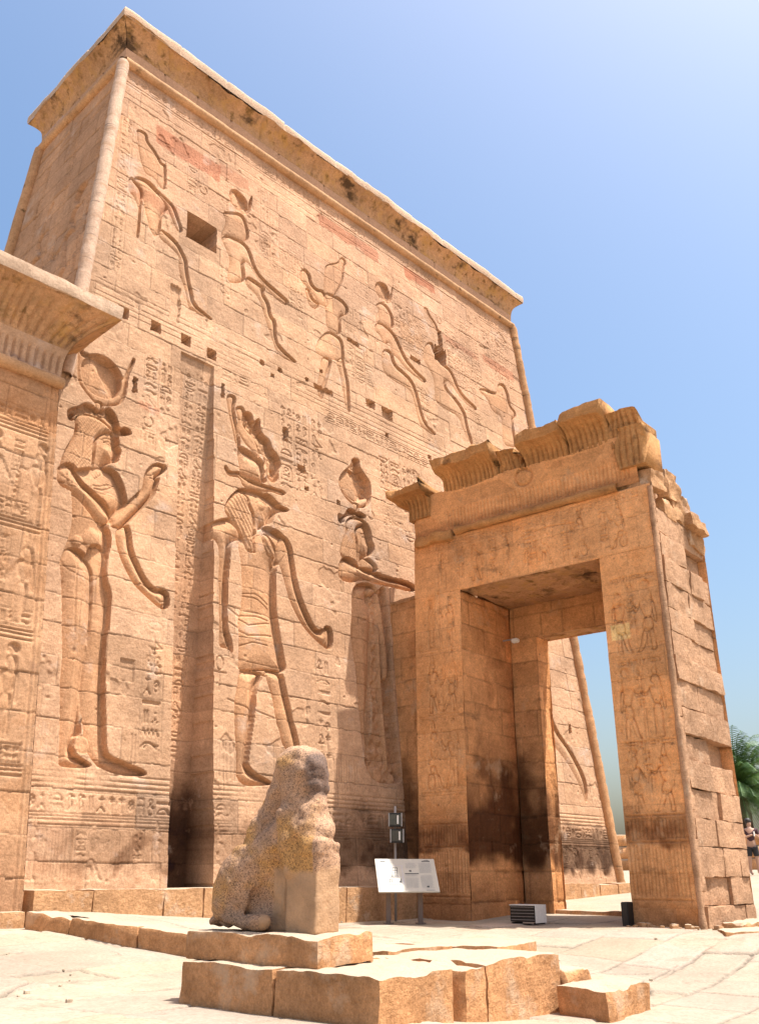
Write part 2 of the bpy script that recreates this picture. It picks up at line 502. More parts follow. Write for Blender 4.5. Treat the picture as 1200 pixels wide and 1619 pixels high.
def small_figure(f, x, z0, h, flip=1, D=.03, crown=None, label=0, outline=0):
    """a small sunk figure: standing or enthroned, different crowns, arms and staffs, partly worn away"""
    u = h / 8.6
    def P(*a): return [(x + flip * px * u * fat, z0 + pz * u) for px, pz in a]
    fat = random.uniform(.92, 1.12)
    keep = f.L.copy()
    H0 = f.H.copy() if outline else None
    k = random.randrange(5) if crown is None else crown
    seat = random.random() < .22
    if seat:
        parts = [('body', P((-1.2, 0), (.1, 0), (.1, 2.0), (-1.2, 2.0))),
                 ('limb', P((-.7, 2.0), (.9, 1.9), (1.2, .3), (1.9, .0), (.8, .0), (.55, 1.5), (.3, 3.0), (-.7, 3.0)))]
    elif random.random() < .45:
        parts = [('limb', P((-.55, 0), (1.0, 0), (.5, .4), (.65, 2.2), (.55, 4.0), (-.45, 4.0), (-.5, 2.2), (-.45, .4)))]
    else:
        s_ = random.uniform(.0, .5)
        parts = [('limb', P((-.35 - s_, 0), (.35 - s_, 0), (.1 - s_, .3), (.1, 2.6), (-.5, 2.6), (-.45 - s_ * .7, .4))),
                 ('limb', P((.5 + s_, 0), (1.35 + s_, 0), (.95 + s_, .28), (.65, 2.7), (.0, 2.7))),
                 ('body', P((-.65, 2.4), (random.uniform(.7, 1.2), 2.2), (.45, 4.1), (-.4, 4.1)))]
    parts.append(('body', P((-.4, 3.9), (.4, 3.9), (.85, 5.6), (.75, 6.05), (-.7, 6.05), (-.8, 5.6))))
    arm = random.randrange(3)
    if arm == 0: parts.append(('limb', P((.7, 6.0), (.95, 5.6), (1.2, 4.8), (2.0, 5.3), (1.95, 5.6), (1.25, 5.2))))
    elif arm == 1: parts.append(('limb', P((.7, 6.0), (.9, 5.5), (1.3, 5.2), (1.7, 6.4), (1.9, 6.3), (1.5, 4.8), (1.1, 4.8))))
    else: parts.append(('limb', P((.6, 6.0), (.95, 5.7), (1.5, 4.6), (2.0, 3.9), (1.75, 3.8), (1.2, 4.5))))
    parts.append(('limb', P((-.75, 6.0), (-.45, 5.6), (-.6, 4.4), (-.75, 3.2), (-1.0, 3.2), (-.95, 4.6))))
    parts.append(('body', P((-.6, 5.6), (.2, 5.8), (.25, 6.4), (.62, 6.62), (.45, 7.2), (.1, 7.5), (-.4, 7.3), (-.65, 6.6))))
    if k == 0: parts.append(('crown', P((-.4, 7.3), (.3, 7.3), (.35, 7.8), (.0, 8.9), (-.3, 8.9), (-.2, 8.2))))
    if k == 1: parts.append(('disc', circ(x, z0 + 8.0 * u, .6 * u, .55 * u, 10)))
    if k == 2: parts += [('crown', P((-.35, 7.3), (-.05, 7.3), (-.1, 9.0), (-.5, 9.0))), ('crown', P((.0, 7.3), (.3, 7.3), (.45, 9.0), (.05, 9.0)))]
    if k == 3: parts.append(('crown', P((-.5, 7.2), (.5, 7.2), (.6, 7.9), (-.5, 7.8))))
    sink_figure(f, parts, D, label)
    if random.random() < .5: stroke(f, P((1.9, 0), (1.95, 7.0)), .009, D * .6)
    if outline:
        for _, p_ in parts: stroke(f, chaikin(p_, 2), .009, outline, True)
        w = f.win(x - 2.6 * u, x + 2.6 * u, z0, z0 + 9.2 * u)
        q = vnoise(*f.H[w].shape, 26, 3)
        keepf = .25 + .75 * sm(-.5, .35, q)
        f.H[w] = H0[w] + (f.H[w] - H0[w]) * keepf
    f.L[:] = keep


def lines_v(f, x0, x1, z0, z1, step, dep=.012, r=.012):
    x = x0
    while x < x1:
        stroke(f, [(x, z0 + random.uniform(0, .04)), (x + random.uniform(-.01, .01), z1 - random.uniform(0, .08))], r, dep)
        x += step * random.uniform(.75, 1.3)


def courses(f, zs, lmin, lmax, dep=.012, tint=.07, base=PINK, seed=1, wob=.004, jdark=.34):
    """block joints, slight unevenness from block to block, and each block its own shade of stone"""
    r = np.random.default_rng(seed)
    f.A[:] = base
    J = np.zeros_like(f.H)
    zz = f.Z
    for a, b in zip(zs[:-1], zs[1:]):
        rows = np.where((zz >= a) & (zz < b))[0]
        if len(rows) == 0: continue
        rs = slice(rows[0], rows[-1] + 1)
        x = f.X[0] - r.uniform(0, lmax)
        while x < f.X[-1]:
            L = r.uniform(lmin, lmax)
            c = np.where((f.X >= x) & (f.X < x + L))[0]
            if len(c):
                cs = slice(c[0], c[-1] + 1)
                k = r.normal(0, tint)
                t = r.normal(0, tint * .5)
                f.A[rs, cs] *= np.array((1 + k, 1 + k - t * .4, 1 + k - t))
                f.H[rs, cs] += r.normal(0, wob)
                e = c[-1]
                if r.random() < .9: J[rs, e] = 1
            x += L
        # bed joint with little chips
        wv = upsample(r.uniform(-1, 1, (2, int(f.nx / 14) + 3)), 2, f.nx)[0] * .012
        jj = np.clip(((b + wv - f.Z[0]) / f.d).astype(int), 0, f.ny - 1)
        J[jj, np.arange(f.nx)] = 1
        ch = upsample(r.uniform(-1, 1, (2, int(f.nx / 9) + 3)), 2, f.nx)[0] > .62
        J[np.clip(jj - 1, 0, f.ny - 1)[ch], np.arange(f.nx)[ch]] = 1
    keep = upsample(r.uniform(0, 1, (int(f.ny / 20) + 3, int(f.nx / 20) + 3)), f.ny, f.nx)
    Jd = J * np.clip(.35 + keep, 0, 1)
    f.H -= Jd * dep
    f.A *= (1 - jdark * Jd)[..., None]
    f.J = Jd


def stain_shade(f, mask, mult):  # multiplies a mask into the albedo: stains, and in places painted shade
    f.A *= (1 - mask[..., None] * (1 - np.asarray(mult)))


def pits(f, n, rmin, rmax, dep, seed=5, region=None):
    r = np.random.default_rng(seed)
    for _ in range(n):
        x = r.uniform(f.X[0], f.X[-1]); z = r.uniform(f.Z[0], f.Z[-1]); a = r.uniform(rmin, rmax)
        w = f.win(x - a, x + a, z - a, z + a); xx, zz = f.sub(w)
        if xx.size == 0: continue
        d = np.hypot(xx - x, (zz - z) * r.uniform(.7, 1.6)) / a
        f.H[w] -= dep * np.clip(1.2 - d, 0, 1) * (d < 1)


# ------------------------------------------------------------------ pylon
BAT = 0.0756
YB = 13.0
nrm = np.array((0, -1, BAT)); nrm /= np.linalg.norm(nrm)


def wall_y(z): return YB + BAT * z


pylon = empty('temple_pylon', (14.0, 15.0, 0.0), 'huge pink sandstone pylon with sloping carved walls and flared cornice', 'pylon')
XL = lambda z: 6.80 - .066 * (17.45 - z)
XR = lambda z: 21.15 + .085 * (17.45 - z)

f = Field(5.55, 22.75, 0.50, 17.42, 0.0150)
zs = [0.45]
while zs[-1] < 17.5: zs.append(zs[-1] + random.uniform(.46, .60))
courses(f, zs, .75, 1.75, .013, .065, PINK, 11)
f.H += .006 * vnoise(f.ny, f.nx, 60, 4) + .003 * vnoise(f.ny, f.nx, 8, 2)
XX, ZZ = np.meshgrid(f.X, f.Z)
# weathering that belongs to the stone: red beds near the top, grey-white bloom, soot at the foot
nz = vnoise(f.ny, f.nx, 90, 5); nz2 = vnoise(f.ny, f.nx, 26, 4)
f.A *= (1 + .05 * nz)[..., None]
stain_shade(f, sm(.1, .8, nz + .5 * nz2) * .5, (1.05, 1.05, 1.06))
for (x0, x1, z0, z1, k) in ((7.7, 9.45, 15.75, 16.25, .9), (12.6, 14.85, 16.45, 16.85, .8), (15.9, 17.2, 16.6, 16.98, 1.0),
                            (9.4, 10.3, 16.0, 16.35, .5), (19.3, 20.9, 15.2, 15.55, .7), (7.2, 8.4, 13.9, 14.25, .45), (17.4, 19.0, 15.1, 15.35, .5)):
    m = sm(x0 - .03, x0 + .03, XX + .05 * nz2) * sm(x1 + .03, x1 - .03, XX + .05 * nz2) * sm(z0 - .02, z0 + .04, ZZ + .10 * nz2) * sm(z1 + .03, z1 - .03, ZZ)
    stain_shade(f, m * k, (.80, .56, .50))
stain_shade(f, sm(12.6, 15.6, ZZ + .9 * nz) * .55, (.93, .86, .86))
# faint old paint, grey blue and red, beside the near figure's crown
q_ = sm(.55, .2, np.hypot((XX - 8.0) / .75, (ZZ - 9.55) / .45) + .35 * nz2)
stain_shade(f, q_ * .45, (.80, .86, .95))
q_ = sm(.5, .2, np.hypot((XX - 7.95) / .7, (ZZ - 9.05) / .22) + .35 * nz2)
stain_shade(f, q_ * .6, (1.0, .72, .66))
soot = sm(.75, 1.05, ZZ + .18 * nz2) * sm(2.15, 1.45, ZZ + .35 * nz2)
stain_shade(f, soot * (.42 + .50 * sm(-.3, .5, nz2 + nz)) * sm(6.2, 8.0, XX), (.36, .31, .28))
stain_shade(f, soot * sm(11.5, 13.8, XX) * .75, (.25, .22, .20))
stain_shade(f, sm(.3, .55, nz2) * sm(2.4, .6, ZZ) * .5, (.72, .62, .55))

# writing
def cols(x0, x1, n, z0, z1, **k):
    w = (x1 - x0) / n
    for i in range(n): column(f, x0 + i * w, x0 + (i + 1) * w, z0, z1, **k)
H_before = f.H.copy()
row(f, 6.9, 21.0, 16.95, 17.3, .016, .014)
for (x0, x1, n, z0, z1) in ((7.78, 8.46, 2, 8.15, 10.2), (11.15, 12.5, 3, 8.3, 10.45), (14.3, 15.9, 4, 8.0, 10.3), (16.5, 18.6, 5, 8.0, 10.3)):
    cols(x0, x1, n, z0, z1, dep=.026, lw=.018)
cols(8.12, 8.55, 1, 2.62, 4.9, dep=.03, lw=.02)
cols(12.06, 12.5, 1, 2.6, 4.85, dep=.028, lw=.02)
cols(15.6, 16.4, 2, 2.6, 6.0)
cols(19.0, 20.2, 3, 5.0, 8.2)
row(f, 9.6, 11.15, 10.42, 10.72, .02, .015)
row(f, 12.6, 19.5, 10.55, 10.85, .018, .014)
for (x0, x1, n, z0, z1) in ((6.84, 7.14, 1, 11.6, 15.9), (8.55, 9.75, 4, 14.75, 16.2), (9.45, 9.8, 1, 12.4, 13.4), (10.65, 12.1, 5, 14.1, 16.35),
                            (11.5, 12.0, 2, 12.2, 13.9), (13.35, 14.35, 3, 11.9, 15.9), (15.3, 16.6, 5, 13.9, 16.3), (16.0, 16.5, 2, 12.0, 13.0),
                            (17.5, 19.1, 6, 13.6, 16.3), (18.2, 18.8, 2, 12.0, 13.2), (19.4, 20.8, 4, 14.2, 16.5)):
    cols(x0, x1, n, z0, z1, dep=.015, lw=.013)
# the rules that divide the registers
for z in (11.02, 11.14, 11.30, 11.42, 10.90, 16.86, 16.60):
    stroke(f, [(6.6, z + random.uniform(-.01, .01)), (12, z), (21.2, z + random.uniform(-.01, .01))], .012, .014)
for z in (2.22, 2.13, 2.05, 1.97): stroke(f, [(5.6, z), (22.6, z)], .014, .020)
row(f, 6.3, 22.4, 1.62, 1.94, .022, .018)
for z in (1.58, 1.53, 1.46): stroke(f, [(5.6, z), (22.6, z)], .013, .018)
x = 6.5
while x < 22.3:
    small_figure(f, x, .70, .84, 1, .035)
    lines_v(f, x + .30, x + .62, .72, 1.42, .055)
    column(f, x + .66, x + .86, .95, 1.42, .014, .012)
    x += random.uniform(.95, 1.2)
for xa, xb in ((6.3, 6.75), (8.0, 8.1), (9.75, 10.15), (12.5, 13.2), (15.0, 16.8)):
    lines_v(f, xa, xb, 2.3, 2.95, .07, .02, .016)

# much of the writing is worn
wear = vnoise(f.ny, f.nx, 90, 4, np.random.default_rng(5))
f.H = H_before + (f.H - H_before) * (.18 + .82 * sm(-.55, .05, wear))
del H_before
# the row of square beam sockets, small holes and old damage
def hole(x0, x1, z0, z1, dep, lab, rough=.01):
    w = f.win(x0, x1, z0, z1)
    x, z = f.sub(w)
    q = vnoise(*x.shape, 6, 2) * rough
    m = (x + q > x0) & (x + q < x1) & (z + q > z0) & (z + q < z1)
    f.H[w] = np.where(m, -dep, f.H[w])
    if lab == 2: HOLES.append(0); lab = 100 + len(HOLES)
    f.L[w] = np.where(m, lab, f.L[w])
HOLES = []
FIGW = {}
''' figure outlines in metres on the wall face (x along the wall, z up) '''
FIGS={
'isis':[
('crown',[(6.36,9.92),(6.41,10.0),(6.47,9.83),(6.5,9.62),(6.6,9.6),(6.77,9.71),(6.95,9.74),(7.14,9.67),(7.29,9.55),(7.36,9.4),(7.43,9.61),(7.51,9.88),(7.54,9.97),(7.59,9.94),(7.53,9.75),(7.47,9.55),(7.45,9.32),(7.44,9.12),(7.39,8.92),(7.28,8.8),(7.03,8.69),(6.85,8.67),(6.67,8.82),(6.51,8.96),(6.46,9.15),(6.45,9.39),(6.42,9.66)]),
('disc',[(6.53,9.42),(6.61,9.56),(6.77,9.67),(6.95,9.7),(7.14,9.65),(7.29,9.52),(7.35,9.33),(7.33,9.12),(7.24,8.96),(7.09,8.88),(6.91,8.86),(6.75,8.89),(6.62,8.99),(6.54,9.19)]),
('deep',[(6.66,8.63),(6.84,8.61),(7.02,8.59),(7.1,8.7),(7.22,8.65),(7.31,8.52),(7.33,8.37),(7.4,8.35),(7.44,8.4),(7.54,8.41),(7.61,8.33),(7.58,8.29),(7.41,8.2),(7.32,8.19),(7.13,8.38),(6.92,8.46),(6.64,8.4),(6.48,8.3),(6.48,8.16),(6.37,8.14),(6.33,8.31),(6.39,8.38),(6.55,8.49)]),
('crown',[(6.84,8.73),(7.0,8.77),(7.01,8.57),(6.87,8.55)]),
('body',[(6.48,8.24),(6.64,8.4),(6.91,8.45),(7.13,8.38),(7.32,8.24),(7.36,8.08),(7.37,7.96),(7.44,7.91),(7.41,7.81),(7.38,7.64),(7.23,7.6),(7.14,7.48),(7.14,7.35),(6.96,7.2),(6.96,7.03),(6.71,6.95),(6.34,7.06),(6.31,7.22),(6.37,7.54),(6.54,7.95)]),
('hair',[(6.56,7.93),(6.48,8.24),(6.64,8.4),(6.9,8.45),(7.13,8.38),(7.31,8.26),(7.1,8.16),(6.95,7.99),(6.93,7.83),(6.94,7.61),(6.97,7.03),(6.72,6.95),(6.34,7.06),(6.31,7.22),(6.37,7.54)]),
('flat',[(6.55,7.83),(6.62,7.93),(6.73,7.94),(6.77,7.86),(6.72,7.51),(6.61,7.56),(6.55,7.69)]),
('body',[(7.11,7.49),(7.29,7.5),(7.43,7.41),(7.54,7.22),(7.62,6.98),(7.62,6.89),(7.4,6.59),(7.25,6.38),(7.35,6.26),(7.37,6.04),(7.33,5.86),(7.3,5.41),(6.92,5.32),(6.48,5.51),(6.58,5.85),(6.63,6.12),(6.63,6.44),(6.56,6.84),(6.54,7.23),(6.9,7.38)]),
('limbd',[(6.87,5.9),(7.23,6.02),(7.33,5.86),(7.32,5.42),(7.45,5.21),(7.46,4.96),(7.45,4.5),(7.43,4.53),(7.43,4.0),(7.47,3.46),(7.52,2.98),(7.56,2.6),(7.64,2.51),(7.96,2.43),(8.3,2.33),(8.31,2.25),(7.7,2.24),(7.27,2.43),(7.1,3.03),(7.11,3.91),(7.18,4.45)]),
('limb',[(6.48,5.55),(6.58,5.77),(6.71,5.84),(6.86,5.82),(7.1,5.58),(7.14,5.38),(7.17,4.8),(7.18,4.45),(7.16,4.42),(7.12,3.92),(7.1,3.2),(7.1,2.78),(6.98,2.51),(7.25,2.4),(7.35,2.31),(6.8,2.27),(6.79,2.42),(6.77,2.83),(6.68,3.67),(6.7,3.97),(6.64,4.45),(6.63,4.5),(6.55,5.24)]),
('flat',[(7.03,2.78),(7.25,2.77),(7.3,2.51),(7.0,2.52),(7.01,2.68)]),
('limb',[(6.3,6.86),(6.27,7.16),(6.31,7.2),(6.43,7.33),(6.57,7.32),(6.65,7.21),(6.76,7.06),(6.99,6.94),(7.21,6.8),(7.39,6.61),(7.4,6.48),(7.16,6.37),(6.98,6.49),(6.77,6.71),(6.56,6.83)]),
('limb',[(7.46,6.35),(7.65,6.53),(7.73,6.43),(7.78,6.1),(7.88,5.9),(8.2,5.45),(8.55,5.49),(8.6,5.3),(8.58,5.14),(8.43,5.11),(8.19,5.24),(7.87,5.44),(7.68,5.69),(7.53,5.95),(7.45,6.22)]),
('limb',[(7.39,6.61),(7.62,6.92),(7.81,7.16),(7.93,7.3),(7.93,7.5),(7.99,7.73),(8.18,7.94),(8.41,7.94),(8.38,7.8),(8.2,7.62),(8.27,7.62),(8.21,7.43),(8.18,7.25),(7.96,6.93),(7.67,6.54),(7.55,6.39),(7.33,6.38),(7.37,6.47)]),
],
'horus':[
('deep',[(10.23,9.86),(10.43,9.91),(10.47,9.66),(10.65,9.9),(10.65,9.5),(10.92,9.43),(10.97,9.22),(11.14,9.14),(11.24,8.92),(11.14,8.75),(11.14,8.48),(10.87,8.39),(10.8,8.77),(10.72,8.97),(10.59,9.25),(10.34,9.44),(10.19,9.77)]),
('crown',[(9.77,10.06),(9.88,10.14),(9.98,10.12),(10.0,10.02),(9.96,9.91),(9.97,9.69),(10.08,9.34),(10.15,8.93),(10.04,8.89),(9.98,9.14),(9.86,9.56),(9.77,9.91)]),
('crown',[(10.0,9.87),(10.18,9.97),(10.26,9.83),(10.22,9.56),(10.44,9.42),(10.6,9.26),(10.7,8.99),(10.65,8.89),(10.41,8.99),(10.15,9.2),(10.05,9.39),(10.09,9.62),(10.01,9.79)]),
('body',[(10.04,9.0),(10.41,8.95),(10.69,8.87),(10.8,8.77),(10.83,8.38),(10.72,8.33),(10.17,8.33),(10.1,8.53)]),
('crown',[(9.73,8.38),(9.78,8.41),(9.88,8.3),(10.14,8.4),(10.2,8.33),(10.5,8.28),(10.97,8.31),(11.33,8.33),(11.36,8.29),(11.25,8.2),(10.93,8.21),(10.84,8.16),(10.6,8.11),(10.19,8.07),(10.14,8.28),(9.84,8.19),(9.74,8.32)]),
('body',[(10.16,8.03),(10.59,8.13),(10.97,8.12),(11.17,7.96),(11.42,7.95),(11.42,7.88),(11.09,7.78),(10.94,7.43),(10.75,7.39),(10.75,7.18),(10.55,7.1),(10.55,6.78),(10.33,6.72),(10.3,6.9),(9.9,7.28),(9.75,7.41),(9.83,7.67),(10.03,7.92)]),
('limb',[(10.08,6.89),(10.54,7.09),(10.75,7.36),(10.96,7.4),(11.27,7.33),(11.47,7.11),(11.14,6.61),(11.05,6.54),(11.05,5.71),(11.08,5.48),(11.28,4.6),(11.31,4.51),(11.2,4.38),(10.17,4.26),(10.15,4.42),(10.17,4.97),(10.12,5.21),(10.22,5.49),(10.21,6.38)]),
('limb',[(9.57,7.14),(9.76,7.24),(10.04,7.34),(10.27,7.33),(10.31,6.94),(9.94,6.82),(9.93,6.53),(9.86,5.97),(9.88,5.01),(9.98,4.85),(10.02,4.56),(9.92,4.66),(9.71,4.64),(9.7,4.86),(9.72,4.98),(9.66,5.92),(9.68,6.39),(9.63,6.72),(9.33,6.8),(9.33,6.97)]),
('limb',[(11.13,7.07),(11.29,7.33),(11.49,7.14),(11.56,6.72),(11.67,6.14),(12.07,5.44),(12.34,5.46),(12.36,5.56),(12.55,5.58),(12.6,5.33),(12.53,5.06),(12.3,5.11),(11.79,5.39),(11.42,5.87),(11.25,6.43),(11.13,6.65)]),
('body',[(10.16,4.29),(10.61,4.38),(11.2,4.44),(11.23,4.39),(10.77,4.26),(10.72,4.27),(10.61,4.3),(10.18,4.23)]),
('limb',[(10.16,4.27),(10.61,4.36),(10.73,4.28),(10.56,3.98),(10.56,3.64),(10.4,2.79),(10.37,2.54),(10.91,2.35),(10.96,2.29),(10.14,2.21),(10.13,2.76),(10.07,3.54),(10.09,3.79),(10.14,3.95)]),
('limb',[(10.76,4.39),(11.21,4.45),(11.29,4.06),(11.45,3.57),(11.58,3.2),(11.63,2.98),(12.08,2.68),(11.96,2.63),(11.49,2.65),(11.24,2.99),(11.05,3.47),(10.96,3.91),(10.85,4.11)]),
('wig',[(10.16,8.01),(10.4,7.95),(10.42,7.72),(10.56,7.51),(10.56,7.1),(10.55,6.78),(10.56,6.72),(10.34,6.7),(10.31,6.9),(9.9,7.27),(9.77,7.42),(9.84,7.67),(10.03,7.91)]),
('wig',[(10.72,7.19),(10.9,7.24),(11.08,6.98),(11.15,6.75),(10.88,6.72),(10.78,6.9)]),
],
'hathor':[
('deep',[(13.42,9.88),(13.68,9.93),(13.64,9.74),(13.84,9.56),(14.0,9.4),(13.99,9.02),(13.89,8.76),(13.63,8.63),(13.38,8.62),(13.1,8.76),(12.92,9.0),(13.01,9.31),(13.39,9.67)]),
('disc',[(13.04,9.24),(13.29,9.54),(13.52,9.58),(13.72,9.39),(13.79,9.12),(13.72,8.89),(13.47,8.78),(13.18,8.87),(13.07,9.07)]),
('crown',[(13.09,8.86),(13.19,8.89),(13.47,8.78),(13.71,8.88),(13.92,9.03),(13.93,8.85),(13.81,8.73),(13.63,8.64),(13.37,8.64)]),
('crown',[(13.39,8.73),(13.59,8.74),(13.55,8.51),(13.4,8.5)]),
('deep',[(13.19,8.5),(13.39,8.53),(13.75,8.51),(13.79,8.44),(13.68,8.38),(13.29,8.37),(13.09,8.24),(13.08,8.1),(12.89,8.03),(12.86,8.22),(12.91,8.29),(13.07,8.26)]),
('body',[(13.09,8.11),(13.28,8.32),(13.61,8.37),(13.84,8.28),(13.93,8.07),(13.93,7.89),(14.04,7.77),(13.93,7.54),(13.71,7.44),(13.65,7.19),(13.37,7.1),(12.89,7.24),(12.94,7.51),(13.13,7.92)]),
('hair',[(13.09,8.11),(13.28,8.32),(13.61,8.37),(13.82,8.29),(13.5,8.1),(13.44,7.94),(13.49,7.75),(13.48,7.4),(13.51,7.15),(13.37,7.1),(12.89,7.24),(12.94,7.51),(13.13,7.92)]),
('body',[(13.65,7.43),(13.83,7.44),(14.02,7.34),(14.1,7.18),(13.59,7.05)]),
('body',[(13.22,6.71),(14.03,6.87),(13.78,6.55),(13.83,6.34),(13.96,6.08),(13.85,5.65),(13.79,4.98),(13.73,4.46),(13.6,3.79),(13.57,3.02),(13.32,3.0),(13.29,3.75),(13.27,4.17),(13.19,5.03),(13.1,5.54),(13.2,5.99)]),
('deep',[(13.76,6.55),(14.01,6.68),(14.27,6.91),(14.31,6.47),(14.4,6.01),(14.36,5.25),(14.35,4.46),(14.42,2.89),(14.47,2.53),(13.61,2.51),(13.39,2.8),(13.33,3.01),(13.57,3.04),(13.73,4.46),(13.86,5.66)]),
('limb',[(13.99,6.68),(14.12,6.71),(14.22,6.29),(14.25,5.92),(14.31,5.49),(14.31,5.12),(14.33,4.91),(14.2,4.67),(14.06,4.73),(14.09,5.33),(14.03,5.87),(13.98,6.4)]),
('limb',[(13.7,6.63),(13.78,6.75),(13.93,6.79),(14.02,6.7),(13.96,6.58),(13.78,6.52)]),
('crown',[(13.97,5.93),(14.06,5.94),(14.03,4.42),(14.12,2.78),(13.99,2.77),(13.94,4.41)]),
('flat',[(13.59,2.81),(13.83,2.83),(13.84,2.54),(13.6,2.53)]),
('limb',[(12.86,7.1),(13.03,7.28),(13.27,7.29),(13.65,7.18),(13.99,7.17),(14.39,7.12),(14.94,7.18),(15.36,7.14),(15.34,6.94),(14.37,6.9),(13.9,6.86),(13.61,6.89),(13.22,6.7),(12.85,6.71)]),
],
'u1':[
('crown',[(7.23,15.74),(7.4,15.82),(7.5,15.75),(7.49,15.62),(7.68,15.48),(7.82,15.33),(7.87,15.24),(7.93,15.24),(8.0,15.24),(8.03,14.65),(7.96,14.49),(7.72,14.71),(7.59,14.67),(7.5,14.68),(7.4,14.94),(7.34,15.16),(7.25,15.61)]),
('body',[(7.2,14.38),(7.56,14.55),(7.81,14.41),(8.08,14.32),(8.17,14.21),(8.09,14.04),(7.96,13.75),(7.97,13.5),(7.93,13.22),(7.77,13.13),(7.57,13.66),(7.48,14.18)]),
('limb',[(7.13,14.2),(7.19,14.37),(7.33,14.31),(7.49,14.19),(7.5,13.96),(7.46,13.71),(7.47,13.14),(7.45,12.83),(7.41,12.94),(7.42,13.45),(7.42,13.68),(7.28,13.89),(7.18,13.91)]),
('limb',[(7.8,14.41),(8.08,14.33),(8.26,14.24),(8.37,14.01),(8.52,13.69),(8.39,13.6),(8.28,13.76),(8.11,14.08),(8.04,14.18)]),
('limb',[(7.92,13.21),(7.97,13.45),(8.16,13.41),(8.42,13.29),(8.54,13.12),(8.65,12.96),(8.67,12.7),(8.8,12.23),(8.88,11.92),(9.35,11.81),(9.32,11.75),(9.13,11.76),(8.82,11.78),(8.73,11.79),(8.64,12.19),(8.5,12.51),(8.45,12.71),(8.47,12.99),(8.17,13.11)]),
],
'u2':[
('deep',[(9.73,15.67),(9.88,15.82),(10.07,15.79),(10.23,15.69),(10.26,15.51),(10.31,15.74),(10.41,16.02),(10.37,15.58),(10.3,15.34),(10.11,15.21),(9.96,15.23),(9.77,15.34),(9.71,15.5)]),
('disc',[(9.77,15.63),(9.9,15.76),(10.05,15.72),(10.18,15.61),(10.18,15.46),(10.09,15.29),(9.96,15.26),(9.81,15.37)]),
('body',[(9.53,14.9),(9.78,15.05),(10.07,15.2),(10.2,15.12),(10.28,14.91),(10.32,14.65),(10.23,14.45),(10.08,14.4),(9.73,14.33),(9.56,14.06),(9.51,14.18),(9.68,14.69)]),
('limb',[(9.51,14.11),(9.73,14.33),(10.05,14.39),(10.21,14.38),(10.36,14.25),(10.47,13.94),(10.62,13.7),(10.92,13.59),(11.26,13.49),(11.52,13.42),(11.47,13.27),(11.28,13.24),(10.79,13.41),(10.53,13.63),(10.27,13.9),(10.14,13.76),(10.2,13.5),(10.2,13.25),(9.79,12.99),(9.71,13.12),(9.8,13.63),(9.65,13.93)]),
('limb',[(10.2,13.25),(10.27,13.48),(10.64,13.44),(10.81,13.41),(10.73,13.22),(10.93,13.04),(10.97,12.71),(11.12,12.64),(11.12,12.22),(11.22,11.97),(11.73,11.81),(11.67,11.73),(11.37,11.71),(11.11,11.79),(11.0,12.1),(10.85,12.41),(10.78,12.65),(10.7,12.82),(10.56,13.09),(10.27,13.17)]),
],
'u3':[
('crown',[(12.76,15.11),(12.84,15.27),(13.28,15.58),(13.32,15.76),(13.45,15.84),(13.54,15.73),(13.44,15.5),(13.39,15.03),(13.14,14.52),(13.01,14.27),(12.75,14.13),(12.69,14.41),(12.73,14.83)]),
('limb',[(11.92,14.57),(12.08,14.71),(12.25,14.6),(12.27,14.38),(12.44,14.27),(12.71,14.37),(12.79,14.14),(12.82,13.91),(12.51,13.84),(12.21,14.13),(12.03,14.2),(11.91,14.27)]),
('limb',[(12.05,14.09),(12.21,14.16),(12.29,13.9),(12.48,13.89),(12.56,13.86),(12.4,13.62),(12.18,13.62),(12.11,13.84)]),
('body',[(12.69,14.34),(13.11,14.42),(13.39,14.4),(13.56,14.25),(13.48,13.99),(13.31,13.92),(13.22,13.71),(13.24,13.24),(12.73,13.18),(12.72,13.78)]),
('body',[(12.71,13.18),(13.16,13.22),(13.31,13.05),(13.3,12.67),(13.29,12.46),(12.87,12.4),(12.56,12.31),(12.27,12.38)]),
('limb',[(12.55,12.34),(12.88,12.4),(12.81,12.11),(12.73,11.83),(12.57,11.35),(12.49,11.04),(12.34,11.27),(12.46,11.81)]),
('limb',[(13.01,12.37),(13.29,12.68),(13.34,12.28),(13.42,11.98),(13.42,11.62),(13.44,11.05),(13.27,11.19),(13.22,11.58),(13.13,12.16)]),
],
'u4':[
('deep',[(14.62,15.62),(14.79,15.79),(15.02,15.85),(15.19,15.7),(15.19,15.48),(15.28,15.71),(15.37,16.0),(15.32,15.66),(15.22,15.3),(14.99,15.15),(14.82,15.22),(14.6,15.34)]),
('disc',[(14.68,15.59),(14.8,15.73),(14.98,15.76),(15.11,15.64),(15.1,15.45),(15.03,15.3),(14.84,15.29),(14.67,15.4)]),
('body',[(14.54,14.85),(14.82,15.14),(15.04,15.15),(15.26,14.92),(15.28,14.61),(15.19,14.4),(14.8,14.42),(14.54,14.3),(14.6,14.55),(14.73,14.87)]),
('limb',[(14.52,14.26),(14.81,14.44),(15.07,14.41),(15.32,14.27),(15.52,13.94),(15.71,13.65),(16.12,13.46),(16.47,13.36),(16.39,13.21),(15.99,13.26),(15.56,13.38),(15.28,13.57),(15.09,13.58),(15.09,13.95),(14.82,13.75),(14.64,14.01),(14.51,14.01)]),
('limb',[(14.73,13.57),(15.12,13.69),(15.18,13.29),(15.57,13.2),(15.82,13.1),(15.99,12.9),(16.12,12.4),(16.24,11.94),(16.68,11.75),(16.61,11.67),(16.08,11.73),(15.96,11.94),(15.88,12.4),(15.74,12.74),(15.21,12.74),(14.8,12.8),(14.68,13.0)]),
],
'u5':[
('crown',[(16.6,15.87),(16.8,15.97),(16.86,15.76),(17.09,15.61),(17.22,15.41),(17.12,15.31),(16.94,15.48),(16.79,15.69)]),
